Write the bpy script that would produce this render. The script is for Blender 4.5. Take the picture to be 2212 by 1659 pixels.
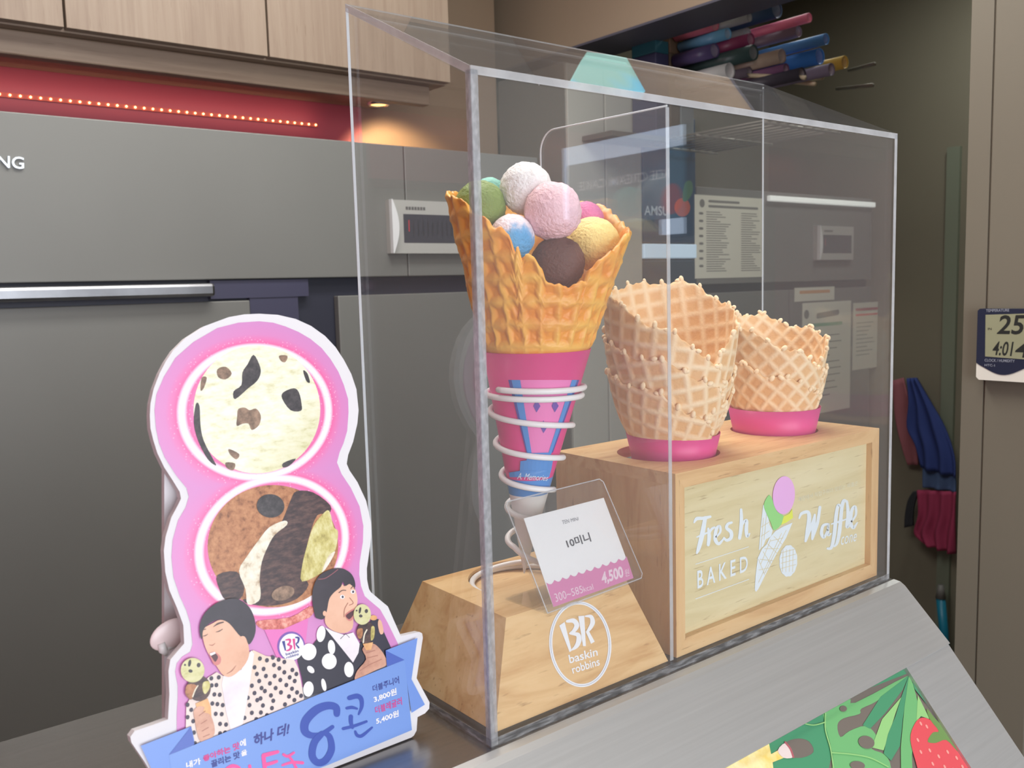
import bpy, bmesh, math, random
import numpy as np
from mathutils import Vector, Matrix, noise as mnoise
from mathutils.geometry import tessellate_polygon

for o in list(bpy.data.objects):
    bpy.data.objects.remove(o)
SC = bpy.context.scene
COL = SC.collection
random.seed(7)
PI = math.pi

# ------------------------------------------------------------------ camera
CAM = Vector((-0.33423, -0.45377, 0.30197))
RGT = Vector((0.781455, -0.623326, -0.027050))
UPV = Vector((0.088600, 0.067899, 0.993751))
FWD = Vector((0.617595, 0.778969, -0.108261))
FPX = 1945.46
cd = bpy.data.cameras.new('camera')
cam = bpy.data.objects.new('camera', cd); COL.objects.link(cam)
M = Matrix((RGT, UPV, -FWD)).transposed().to_4x4()
M.translation = CAM
cam.matrix_world = M
cd.sensor_fit = 'HORIZONTAL'; cd.sensor_width = 36.0; cd.lens = 36.0 * FPX / 2212.0
cd.clip_start = 0.02
cd.dof.use_dof = True; cd.dof.focus_distance = 0.78; cd.dof.aperture_fstop = 16.0
SC.camera = cam

# ------------------------------------------------------------------ world, light, exposure
SC.view_settings.view_transform = 'Standard'
SC.view_settings.look = 'None'
SC.view_settings.gamma = 1.0
SC.view_settings.use_curve_mapping = False
SC.view_settings.exposure = 0.0
try:
    SC.cycles.transparent_max_bounces = 32
    SC.cycles.max_bounces = 7; SC.cycles.diffuse_bounces = 4; SC.cycles.glossy_bounces = 4
except Exception:
    pass
W = bpy.data.worlds.new('world'); SC.world = W; W.use_nodes = True
W.node_tree.nodes['Background'].inputs[0].default_value = (0.75, 0.85, 1.0, 1)
W.node_tree.nodes['Background'].inputs[1].default_value = 1.0

def area(name, loc, rot, sx, sy, power, col):
    l = bpy.data.lights.new(name, 'AREA'); l.shape = 'RECTANGLE'; l.size = sx; l.size_y = sy
    l.energy = power; l.color = col
    o = bpy.data.objects.new(name, l); COL.objects.link(o); o.location = loc; o.rotation_euler = rot
    return o
# daylight entering through the shop window behind the viewer
area('window_daylight', (-0.35, -2.55, 0.30), (PI/2, 0, 0), 2.6, 1.7, 66, (0.93, 0.97, 1.0))

# unseen fills added to brighten staff area and corner (their panels are built below)
area('staff_fill_light', (0.35, 0.72, 1.405), (0, 0, 0), 1.3, 0.28, 16, (1.0, 0.97, 0.93))
area('corner_fill_light', (2.35, 0.75, 1.405), (0, 0, 0), 0.5, 0.28, 7.5, (0.98, 1.0, 0.95))

# ------------------------------------------------------------------ helpers
def lin(c):
    r = []
    for v in c:
        v = v / 255.0
        r.append(v / 12.92 if v <= 0.04045 else ((v + 0.055) / 1.055) ** 2.4)
    return (r[0], r[1], r[2], 1.0)

MATS = {}
def mat(name, col, rough=0.5, metal=0.0, spec=0.5, emit=None, estr=0.0, var=0.0, vscale=30.0, bump=0.0, bscale=200.0, stretch=None, coat=0.0, col2=None):
    if name in MATS:
        return MATS[name]
    m = bpy.data.materials.new(name); m.use_nodes = True
    nt = m.node_tree; b = nt.nodes['Principled BSDF']
    c = lin(col)
    b.inputs['Base Color'].default_value = c
    b.inputs['Roughness'].default_value = rough
    b.inputs['Metallic'].default_value = metal
    b.inputs['Specular IOR Level'].default_value = spec
    b.inputs['Coat Weight'].default_value = coat
    tc = None
    if var > 0 or bump > 0 or col2:
        tc = nt.nodes.new('ShaderNodeTexCoord'); mp = nt.nodes.new('ShaderNodeMapping')
        nt.links.new(tc.outputs['Object'], mp.inputs[0])
        if stretch: mp.inputs['Scale'].default_value = stretch
    if var > 0 or col2:
        n = nt.nodes.new('ShaderNodeTexNoise'); n.inputs['Scale'].default_value = vscale; n.inputs['Detail'].default_value = 5
        nt.links.new(mp.outputs[0], n.inputs['Vector'])
        r = nt.nodes.new('ShaderNodeValToRGB')
        r.color_ramp.elements[0].position = 0.3; r.color_ramp.elements[1].position = 0.7
        c2 = lin(col2) if col2 else tuple(min(1, x * (1 - var)) for x in c[:3]) + (1,)
        r.color_ramp.elements[0].color = c2
        r.color_ramp.elements[1].color = c if col2 else tuple(min(1, x * (1 + var * 0.5)) for x in c[:3]) + (1,)
        nt.links.new(n.outputs['Fac'], r.inputs[0]); nt.links.new(r.outputs[0], b.inputs['Base Color'])
    if bump > 0:
        n2 = nt.nodes.new('ShaderNodeTexNoise'); n2.inputs['Scale'].default_value = bscale; n2.inputs['Detail'].default_value = 4
        nt.links.new(mp.outputs[0], n2.inputs['Vector'])
        bp = nt.nodes.new('ShaderNodeBump'); bp.inputs['Strength'].default_value = bump; bp.inputs['Distance'].default_value = 0.002
        nt.links.new(n2.outputs['Fac'], bp.inputs['Height']); nt.links.new(bp.outputs[0], b.inputs['Normal'])
    if emit:
        b.inputs['Emission Color'].default_value = lin(emit); b.inputs['Emission Strength'].default_value = estr
    MATS[name] = m
    return m

def thin_clear(name, f0=0.04, tint=(1, 1, 1), haze=0.0, rough=0.0):
    """clear acrylic sheet: transmits, and mirrors by Schlick's Fresnel law on each face"""
    m = bpy.data.materials.new(name); m.use_nodes = True; nt = m.node_tree; nt.nodes.clear()
    out = nt.nodes.new('ShaderNodeOutputMaterial')
    g = nt.nodes.new('ShaderNodeNewGeometry')
    dt = nt.nodes.new('ShaderNodeVectorMath'); dt.operation = 'DOT_PRODUCT'
    nt.links.new(g.outputs['Normal'], dt.inputs[0]); nt.links.new(g.outputs['Incoming'], dt.inputs[1])
    def mth(op, a, b=None):
        n = nt.nodes.new('ShaderNodeMath'); n.operation = op
        for i, x in enumerate((a, b)):
            if x is None: continue
            if isinstance(x, (int, float)): n.inputs[i].default_value = x
            else: nt.links.new(x, n.inputs[i])
        return n.outputs[0]
    ab = mth('ABSOLUTE', dt.outputs['Value']); om = mth('SUBTRACT', 1.0, ab); p5 = mth('POWER', om, 5.0)
    fr = mth('ADD', mth('MULTIPLY', p5, 1 - f0), f0)
    tr = nt.nodes.new('ShaderNodeBsdfTransparent'); tr.inputs[0].default_value = tint + (1,)
    gl = nt.nodes.new('ShaderNodeBsdfGlossy'); gl.inputs['Roughness'].default_value = rough
    mx = nt.nodes.new('ShaderNodeMixShader')
    nt.links.new(fr, mx.inputs[0]); nt.links.new(tr.outputs[0], mx.inputs[1]); nt.links.new(gl.outputs[0], mx.inputs[2])
    last = mx
    if haze > 0:
        df = nt.nodes.new('ShaderNodeBsdfDiffuse'); df.inputs[0].default_value = (0.85, 0.86, 0.88, 1)
        m2 = nt.nodes.new('ShaderNodeMixShader'); m2.inputs[0].default_value = haze
        nt.links.new(mx.outputs[0], m2.inputs[1]); nt.links.new(df.outputs[0], m2.inputs[2]); last = m2
    nt.links.new(last.outputs[0], out.inputs[0])
    MATS[name] = m
    return m

ROOT = {}
def link(name, me, m=None, parent=None, smooth=False):
    if m is not None and not me.materials:
        me.materials.append(m)
    if smooth:
        me.polygons.foreach_set('use_smooth', [True] * len(me.polygons))
    o = bpy.data.objects.new(name, me); COL.objects.link(o)
    if parent is not None:
        o.parent = parent
        o.matrix_parent_inverse = INV[parent.name]
    return o
INV = {}
def tag(o, label, cat, group=None):
    o['label'] = label; o['category'] = cat
    if group: o['group'] = group
    INV.setdefault(o.name, Matrix.Identity(4))
    return o
def thing(name, loc, label, cat, group=None):
    o = bpy.data.objects.new(name, None); COL.objects.link(o); o.location = loc
    o.empty_display_size = 0.02
    INV[o.name] = Matrix.Translation(-Vector(loc))
    return tag(o, label, cat, group)
def struct(o):
    o['kind'] = 'structure'; INV.setdefault(o.name, Matrix.Identity(4)); return o
def sub(o):
    INV.setdefault(o.name, Matrix.Identity(4)); return o

def pyd(verts, faces, name='m'):
    me = bpy.data.meshes.new(name); me.from_pydata([tuple(v) for v in verts], [], [tuple(f) for f in faces]); me.update()
    return me
def bm_me(bm, name='m'):
    me = bpy.data.meshes.new(name); bmesh.ops.recalc_face_normals(bm, faces=bm.faces); bm.to_mesh(me); bm.free(); return me
def bm_box(bm, lo, hi, bev=0.0):
    r = bmesh.ops.create_cube(bm, size=1.0); vs = r['verts']
    for v in vs:
        v.co = Vector([lo[i] + (v.co[i] + 0.5) * (hi[i] - lo[i]) for i in range(3)])
    if bev > 0:
        es = list({e for v in vs for e in v.link_edges})
        bmesh.ops.bevel(bm, geom=es, offset=bev, segments=2, affect='EDGES', profile=0.5)
def box(name, lo, hi, m, parent=None, bev=0.0):
    bm = bmesh.new(); bm_box(bm, lo, hi, bev)
    return link(name, bm_me(bm, name), m, parent)
def tube_data(pts, rad, n=8, closed=False):
    pts = [Vector(p) for p in pts]; N = len(pts)
    rads = rad if isinstance(rad, (list, tuple)) else [rad] * N
    V = []; F = []
    up = Vector((0, 0, 1))
    prev = None
    for i, p in enumerate(pts):
        if closed: t = pts[(i + 1) % N] - pts[i - 1]
        else: t = pts[min(i + 1, N - 1)] - pts[max(i - 1, 0)]
        t.normalize()
        if prev is None:
            a = t.cross(up)
            if a.length < 1e-3: a = t.cross(Vector((1, 0, 0)))
        else:
            a = prev - t * prev.dot(t)
        a.normalize(); prev = a
        b = t.cross(a)
        for k in range(n):
            an = 2 * PI * k / n
            V.append(p + (a * math.cos(an) + b * math.sin(an)) * rads[i])
    for i in range(N if closed else N - 1):
        j = (i + 1) % N
        for k in range(n):
            F.append((i * n + k, i * n + (k + 1) % n, j * n + (k + 1) % n, j * n + k))
    if not closed:
        F.append(tuple(range(n))[::-1]); F.append(tuple((N - 1) * n + k for k in range(n)))
    return V, F
def tube(name, pts, rad, m, parent=None, n=8, closed=False):
    V, F = tube_data(pts, rad, n, closed)
    me = pyd(V, F, name); o = link(name, me, m, parent, smooth=True); return o
def lathe(name, prof, center, m, parent=None, n=48, smooth=True, axis=None):
    V = []; F = []; c = Vector(center)
    for r, z in prof:
        for k in range(n):
            a = 2 * PI * k / n
            V.append(c + Vector((r * math.cos(a), r * math.sin(a), z)))
    for i in range(len(prof) - 1):
        for k in range(n):
            F.append((i * n + k, i * n + (k + 1) % n, (i + 1) * n + (k + 1) % n, (i + 1) * n + k))
    me = pyd(V, F, name)
    if axis is not None:
        q = Vector((0, 0, 1)).rotation_difference(Vector(axis).normalized()).to_matrix().to_4x4()
        me.transform(Matrix.Translation(c) @ q @ Matrix.Translation(-c))
    return link(name, me, m, parent, smooth=smooth)
def prism(name, poly, fr, depth, m, parent=None, holes=()):
    """extrude a 2D outline lying in frame fr(a, b, d) -> point"""
    loops = [list(poly)] + [list(h) for h in holes]
    flat = [p for l in loops for p in l]
    tris = tessellate_polygon([[Vector((p[0], p[1], 0)) for p in l] for l in loops])
    n = len(flat)
    V = [fr(p[0], p[1], 0) for p in flat] + [fr(p[0], p[1], depth) for p in flat]
    F = [tuple(t) for t in tris] + [tuple(i + n for i in t[::-1]) for t in tris]
    k = 0
    for l in loops:
        L = len(l)
        for i in range(L):
            a = k + i; b = k + (i + 1) % L
            F.append((a, b, b + n, a + n))
        k += L
    bm = bmesh.new(); bv = [bm.verts.new(v) for v in V]
    for f in F:
        try: bm.faces.new([bv[i] for i in f])
        except ValueError: pass
    return link(name, bm_me(bm, name), m, parent)

# pixel of the 2212 x 1659 photograph -> ray, used only to look up real positions on real planes
def ray(u, v):
    return RGT * ((u - 1106) / FPX) + UPV * (-(v - 829.5) / FPX) + FWD
def hit(u, v, axis, val):
    d = ray(u, v); return CAM + d * ((val - CAM[axis]) / d[axis])
def hitp(u, v, P, n):
    d = ray(u, v); n = Vector(n); return CAM + d * ((Vector(P) - CAM).dot(n) / d.dot(n))
def depth(P):
    return (Vector(P) - CAM).dot(FWD)

def crom(pts, k=6, closed=True):
    out = []; n = len(pts)
    rng = range(n) if closed else range(n - 1)
    for i in rng:
        if closed: p0, p1, p2, p3 = pts[i - 1], pts[i], pts[(i + 1) % n], pts[(i + 2) % n]
        else: p0, p1, p2, p3 = pts[max(i - 1, 0)], pts[i], pts[i + 1], pts[min(i + 2, n - 1)]
        for j in range(k):
            t = j / k
            out.append(tuple(0.5 * (2 * p1[c] + (p2[c] - p0[c]) * t + (2 * p0[c] - 5 * p1[c] + 4 * p2[c] - p3[c]) * t * t + (3 * p1[c] - p0[c] - 3 * p2[c] + p3[c]) * t ** 3) for c in (0, 1)))
    if not closed: out.append(tuple(pts[-1][:2]))
    return out

_TC = {}
def text2d(body, bold=0.0, shear=0.0):
    key = (body, bold, shear)
    if key in _TC: return _TC[key]
    cu = bpy.data.curves.new('t', 'FONT'); cu.body = body; cu.size = 1.0; cu.offset = bold; cu.shear = shear
    cu.resolution_u = 3
    o = bpy.data.objects.new('t', cu); COL.objects.link(o)
    bpy.context.view_layer.update()
    me = bpy.data.meshes.new_from_object(o)
    V = [(v.co.x, v.co.y) for v in me.vertices]; F = [tuple(p.vertices) for p in me.polygons]
    bpy.data.objects.remove(o); bpy.data.curves.remove(cu); bpy.data.meshes.remove(me)
    _TC[key] = (V, F)
    return V, F

class Decal:
    """flat print: outlines laid on a surface given by fn(u, v, layer) -> point"""
    def __init__(self, fn, step=0.00012):
        self.fn = fn; self.V = []; self.F = []; self.MI = []; self.mats = []; self.step = step; self.cnt = 0
    def mi(self, m):
        if m not in self.mats: self.mats.append(m)
        return self.mats.index(m)
    def raw(self, V, F, m, lay):
        o = len(self.V); i = self.mi(m); self.cnt += 1; lay = lay + min(0.9, 0.02 * (self.cnt % 45))
        self.V += [self.fn(p[0], p[1], lay * self.step) for p in V]
        self.F += [tuple(o + k for k in f) for f in F]; self.MI += [i] * len(F)
    def poly(self, pts, m, lay=1, smooth=0):
        if smooth: pts = crom(pts, smooth)
        tr = tessellate_polygon([[Vector((p[0], p[1], 0)) for p in pts]])
        self.raw(pts, tr, m, lay)
    def ell(self, cx, cy, rx, ry, m, lay=1, rot=0.0, n=28):
        c, s = math.cos(rot), math.sin(rot)
        self.poly([(cx + rx * math.cos(2 * PI * k / n) * c - ry * math.sin(2 * PI * k / n) * s, cy + rx * math.cos(2 * PI * k / n) * s + ry * math.sin(2 * PI * k / n) * c) for k in range(n)], m, lay)
    def stroke(self, pts, w, m, lay=1, smooth=6):
        if smooth and len(pts) > 2:
            ws = w if isinstance(w, (list, tuple)) else [w] * len(pts)
            q = crom([(p[0], p[1]) for p in pts], smooth, False)
            n = len(q); ww = [ws[min(int(i / smooth), len(ws) - 1)] * (1 - (i / smooth) % 1) + ws[min(int(i / smooth) + 1, len(ws) - 1)] * ((i / smooth) % 1) for i in range(n)]
        else:
            q = pts; ww = w if isinstance(w, (list, tuple)) else [w] * len(pts)
        L = []; Rr = []
        for i, p in enumerate(q):
            a = q[max(i - 1, 0)]; b = q[min(i + 1, len(q) - 1)]
            dx, dy = b[0] - a[0], b[1] - a[1]; l = math.hypot(dx, dy) or 1
            nx, ny = -dy / l * ww[i] / 2, dx / l * ww[i] / 2
            L.append((p[0] + nx, p[1] + ny)); Rr.append((p[0] - nx, p[1] - ny))
        V = L + Rr; n = len(q)
        self.raw(V, [(i, i + 1, n + i + 1, n + i) for i in range(n - 1)], m, lay)
        for e, ww_ in ((q[0], ww[0]), (q[-1], ww[-1])):
            self.ell(e[0], e[1], ww_ / 2, ww_ / 2, m, lay, n=12)
    def ring(self, cx, cy, rx, ry, w, m, lay=1, rot=0.0, n=64, a0=0, a1=2 * PI):
        V = []; c, s = math.cos(rot), math.sin(rot)
        for k in range(n + 1):
            a = a0 + (a1 - a0) * k / n
            for d in (-w / 2, w / 2):
                x, y = (rx + d) * math.cos(a), (ry + d) * math.sin(a)
                V.append((cx + x * c - y * s, cy + x * s + y * c))
        self.raw(V, [(2 * k, 2 * k + 1, 2 * k + 3, 2 * k + 2) for k in range(n)], m, lay)
    def text(self, body, quad, m, lay=1, bold=0.0, shear=0.0):
        """quad: TL, TR, BR, BL corners that the ink box of the text fills"""
        V, F = text2d(body, bold, shear)
        if not V: return
        x0 = min(v[0] for v in V); x1 = max(v[0] for v in V); y0 = min(v[1] for v in V); y1 = max(v[1] for v in V)
        P = []
        for x, y in V:
            a = (x - x0) / (x1 - x0 or 1); b = (y - y0) / (y1 - y0 or 1)
            tl, tr, br, bl = quad
            P.append(tuple(tl[c] * (1 - a) * b + tr[c] * a * b + br[c] * a * (1 - b) + bl[c] * (1 - a) * (1 - b) for c in (0, 1)))
        self.raw(P, F, m, lay)
    def build(self, name, parent, label=None):
        me = pyd(self.V, self.F, name)
        for m in self.mats: me.materials.append(m)
        me.polygons.foreach_set('material_index', self.MI)
        o = link(name, me, None, parent)
        if label: o['label'] = label
        return o

# ------------------------------------------------------------------ materials
CLEAR = thin_clear('clear_acrylic', 0.045, (0.985, 0.99, 0.99), haze=0.022)  # white haze mixed in to paint the pale veil over the panels
CLEAR_H = thin_clear('clear_acrylic_scuffed', 0.045, (0.97, 0.975, 0.98), haze=0.05)
EDGE = thin_clear('acrylic_cut_edge', 0.12, (0.9, 0.92, 0.94), haze=0.36, rough=0.25)
EDGE_B = thin_clear('acrylic_base_edge', 0.06, (0.78, 0.78, 0.78), haze=0.10, rough=0.3)
EDGE_D = thin_clear('acrylic_glued_edge', 0.15, (0.8, 0.82, 0.85), haze=0.16, rough=0.3)
WHITE = mat('white_print', (238, 238, 242), 0.45)
FOAM = mat('white_foam_board', (224, 223, 227), 0.6)
STEEL = mat('brushed_steel', (206, 208, 208), 0.5, 0.85, var=0.05, vscale=6, stretch=(1, 60, 60))
STEEL_T = mat('counter_steel', (150, 148, 146), 0.25, 0.9, var=0.08, vscale=6, stretch=(1, 60, 60))
FRIDGE = mat('fridge_grey_steel', (120, 121, 118), 0.45, 0.15, var=0.03, vscale=4)
DARK = mat('dark_gap', (44, 46, 60), 0.5)
CHROME = mat('chrome', (225, 228, 232), 0.12, 1.0)

def speckle(m, lo, hi, sc, stretch=(1, 1, 1)):
    nt = m.node_tree
    mx = [n for n in nt.nodes if n.type == 'MIX_SHADER' and not n.inputs[0].is_linked][0]
    tc = nt.nodes.new('ShaderNodeTexCoord'); mp = nt.nodes.new('ShaderNodeMapping'); mp.inputs['Scale'].default_value = stretch
    n = nt.nodes.new('ShaderNodeTexNoise'); n.inputs['Scale'].default_value = sc; n.inputs['Detail'].default_value = 4
    r = nt.nodes.new('ShaderNodeMapRange'); r.inputs['From Min'].default_value = 0.42; r.inputs['From Max'].default_value = 0.68; r.inputs['To Min'].default_value = lo; r.inputs['To Max'].default_value = hi
    nt.links.new(tc.outputs['Object'], mp.inputs[0]); nt.links.new(mp.outputs[0], n.inputs['Vector']); nt.links.new(n.outputs['Fac'], r.inputs['Value']); nt.links.new(r.outputs[0], mx.inputs[0])
speckle(EDGE_D, 0.15, 0.27, 330, (1, 1, 0.5)); speckle(EDGE_B, 0.05, 0.22, 110, (0.6, 0.6, 4)); speckle(EDGE, 0.30, 0.40, 40)
def wood_mat(name, c1, c2, c3, sc=(6, 60, 60), rot=(0, 0, 0)):
    m = bpy.data.materials.new(name); m.use_nodes = True; nt = m.node_tree; b = nt.nodes['Principled BSDF']
    tc = nt.nodes.new('ShaderNodeTexCoord'); mp = nt.nodes.new('ShaderNodeMapping'); nt.links.new(tc.outputs['Object'], mp.inputs[0])
    mp.inputs['Scale'].default_value = sc; mp.inputs['Rotation'].default_value = rot
    n = nt.nodes.new('ShaderNodeTexNoise'); n.inputs['Scale'].default_value = 1.0; n.inputs['Detail'].default_value = 6; n.inputs['Roughness'].default_value = 0.6; n.inputs['Distortion'].default_value = 0.6
    nt.links.new(mp.outputs[0], n.inputs['Vector'])
    r = nt.nodes.new('ShaderNodeValToRGB'); e = r.color_ramp.elements
    e[0].position = 0.32; e[0].color = lin(c2); e[1].position = 0.52; e[1].color = lin(c1)
    x = e.new(0.75); x.color = lin(c3)
    nt.links.new(n.outputs['Fac'], r.inputs[0])
    mp2 = nt.nodes.new('ShaderNodeMapping'); mp2.inputs['Scale'].default_value = tuple(k * 6 for k in sc); nt.links.new(tc.outputs['Object'], mp2.inputs[0])
    n2 = nt.nodes.new('ShaderNodeTexNoise'); n2.inputs['Scale'].default_value = 1.0; n2.inputs['Detail'].default_value = 3; nt.links.new(mp2.outputs[0], n2.inputs['Vector'])
    r2 = nt.nodes.new('ShaderNodeValToRGB'); r2.color_ramp.elements[0].position = 0.26; r2.color_ramp.elements[0].color = (0.45, 0.35, 0.25, 1); r2.color_ramp.elements[1].position = 0.36; r2.color_ramp.elements[1].color = (1, 1, 1, 1)
    nt.links.new(n2.outputs['Fac'], r2.inputs[0])
    mx = nt.nodes.new('ShaderNodeMix'); mx.data_type = 'RGBA'; mx.blend_type = 'MULTIPLY'; mx.inputs[0].default_value = 0.6
    nt.links.new(r.outputs[0], mx.inputs[6]); nt.links.new(r2.outputs[0], mx.inputs[7])
    nt.links.new(mx.outputs[2], b.inputs['Base Color']); b.inputs['Roughness'].default_value = 0.45
    MATS[name] = m
    return m
PINE = wood_mat('pine_wood', (228, 190, 136), (208, 162, 106), (236, 202, 152), (9, 60, 60))
PINE2 = wood_mat('pine_wood_pale', (226, 186, 132), (204, 156, 104), (232, 198, 148), (8, 70, 70))
PLY = wood_mat('veneer_panel', (226, 212, 168), (216, 200, 152), (232, 220, 180), (7, 70, 70))
LAM = wood_mat('cabinet_laminate', (142, 125, 109), (131, 113, 98), (148, 132, 116), (70, 70, 3))
LAMH = wood_mat('cabinet_laminate_rail', (138, 119, 102), (126, 106, 90), (146, 128, 110), (3, 70, 70))

# ================================================================== the room
XL, XR, YB, YF, ZF, ZC = -2.0, 2.95, 1.9, -2.6, -1.25, 1.45
WALLM = mat('olive_wall_paint', (122, 118, 102), 0.7, var=0.04, vscale=3)
WALLB = mat('brown_wall_panel', (138, 118, 98), 0.6, var=0.05, vscale=4)
PINKW = mat('pink_wall_paint', (206, 120, 130), 0.6)
struct(box('floor', (XL, YF, ZF - 0.05), (XR, YB, ZF), mat('floor_tile', (120, 116, 110), 0.4, var=0.1, vscale=3)))
struct(box('ceiling', (XL, YF, ZC), (XR, YB, ZC + 0.05), mat('ceiling_paint', (205, 200, 192), 0.8)))
struct(box('wall_back', (XL, YB, ZF), (XR, YB + 0.05, ZC), WALLM))
struct(box('wall_left', (XL - 0.05, YF, ZF), (XL, YB, ZC), PINKW))
struct(box('wall_right', (XR, 0.085, ZF), (XR + 0.05, YB, ZC), WALLM))
# storefront behind the viewer: wall with a window opening
for k, (lo, hi) in enumerate([((XL, YF - 0.05, ZF), (-1.65, YF, ZC)), ((0.95, YF - 0.05, ZF), (1.3, YF, ZC)), ((-1.65, YF - 0.05, ZF), (0.95, YF, -0.55)), ((-1.65, YF - 0.05, 1.15), (0.95, YF, ZC))]):
    if k == 0:
        bmw = bmesh.new()
    bm_box(bmw, lo, hi)
struct(link('wall_front', bm_me(bmw), mat('storefront_paint', (170, 165, 160), 0.6)))
bmw = bmesh.new()
for x in (-1.65, -0.35, 0.91): bm_box(bmw, (x, YF - 0.04, -0.55), (x + 0.04, YF, 1.15))
for z in (-0.55, 1.11): bm_box(bmw, (-1.65, YF - 0.04, z), (0.95, YF, z + 0.04))
struct(link('window_1', bm_me(bmw), mat('window_frame_paint', (60, 60, 62), 0.4)))
struct(box('wall_side', (1.30, YF, ZF), (1.35, 0.085, ZC), mat('side_wall_paint', (150, 146, 138), 0.6)))
# pillar that carries the thermometer, with a panel joint
PILM = mat('pillar_panel', (116, 111, 98), 0.55, var=0.03, vscale=5)
pil = struct(box('wall_pillar', (1.056, 0.085, ZF), (2.95, 0.190, ZC), PILM))
sub(pil)
ya = hit(2135, 600, 0, 1.056)[1]
box('panel', (1.053, ya + 0.0015, ZF), (1.056, 0.190, ZC), PILM, pil)
box('panel', (1.053, 0.085, ZF), (1.056, ya - 0.0015, ZC), PILM, pil)

# soffit and the brown wall panel beside the wall cabinets
sof = struct(box('trim_1', (1.462, 0.55, 0.972), (1.617, YB, ZC), mat('soffit_paint', (160, 142, 122), 0.7)))
box('underside_panel', (1.462, 0.55, 0.966), (1.617, YB, 0.972), mat('dark_slate_laminate', (92, 92, 106), 0.5), sof)
yd = hit(2064, 700, 0, 2.935)[1]; ye = hit(2036, 700, 0, 2.935)[1]
struct(box('trim_4', (2.935, yd, ZF), (2.95, ye, 0.75), mat('green_grey_trim', (120, 128, 112), 0.5)))
struct(box('trim_2', (0.894, 1.71, ZF), (1.352, YB, ZC), WALLB))
struct(box('trim_3', (XL, 1.705, 0.60), (0.892, YB, ZC), mat('pink_back_panel', (184, 80, 96), 0.45)))

# ------------------------------------------------------------------ wall cabinets
cab = thing('wall_cabinet', (0.2, 1.5, 0.785), 'pale wood laminate wall cabinets hanging above the grey refrigerator', 'cabinet')
box('carcass', (XL, 1.372, 0.782), (0.935, 1.70, ZC), LAMH, cab)
xs = [-0.95, -0.40, hit(140, 40, 1, 1.35)[0], hit(580, 100, 1, 1.35)[0], 0.937]
for a, b in zip(xs[:-1], xs[1:]):
    box('door', (a + 0.0022, 1.350, 0.785), (b - 0.0022, 1.370, ZC - 0.01), LAM, cab, 0.001)
box('light_rail', (XL, 1.40, 0.738), (0.908, 1.43, 0.782), LAMH, cab, 0.003)
led = thing('led_strip', (0.3, 1.70, 0.725), 'glowing warm LED strip on the pink panel under the cabinets', 'led strip')
box('tape', (XL, 1.700, 0.720), (0.762, 1.7045, 0.7295), mat('led_tape', (190, 90, 80), 0.5), led)
LEDM = mat('led_glow', (255, 190, 130), 0.5, emit=(255, 176, 110), estr=9.0)
bmw = bmesh.new(); bmesh.ops.create_icosphere(bmw, subdivisions=1, radius=0.0026)
lme = bm_me(bmw); lme.materials.append(LEDM)
for k in range(42):
    o = link('led_bulb', lme, None, led); o.location = (0.755 - 0.0193 * k, 1.698, 0.7248)
l = bpy.data.lights.new('led_strip_light', 'AREA'); l.shape = 'RECTANGLE'; l.size = 2.6; l.size_y = 0.02; l.energy = 0.35; l.color = (1.0, 0.68, 0.5)
o = bpy.data.objects.new('led_strip_light', l); COL.objects.link(o); o.location = (-0.55, 1.66, 0.735); o.rotation_euler = (math.radians(100), 0, 0)
dl = thing('under_cabinet_lamp', (0.872, 1.55, 0.77), 'small warm round downlight under the end of the wall cabinets', 'lamp')
lathe('housing', [(0.001, 0.012), (0.028, 0.012), (0.028, -0.002), (0.022, -0.004), (0.020, 0.0)], (0.872, 1.58, 0.768), CHROME, dl, 24)
lathe('diffuser', [(0.0205, -0.001), (0.0001, -0.003)], (0.872, 1.58, 0.768), mat('lamp_glow', (255, 200, 120), 0.5, emit=(255, 190, 110), estr=4), dl, 24)
l = bpy.data.lights.new('under_cabinet_spot', 'SPOT'); l.energy = 6.5; l.color = (1.0, 0.68, 0.36); l.spot_size = math.radians(110); l.spot_blend = 0.5; l.shadow_soft_size = 0.02
o = bpy.data.objects.new('under_cabinet_spot', l); COL.objects.link(o); o.location = (0.93, 1.56, 0.757); o.rotation_euler = (math.radians(34), math.radians(-16), 0)

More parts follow.
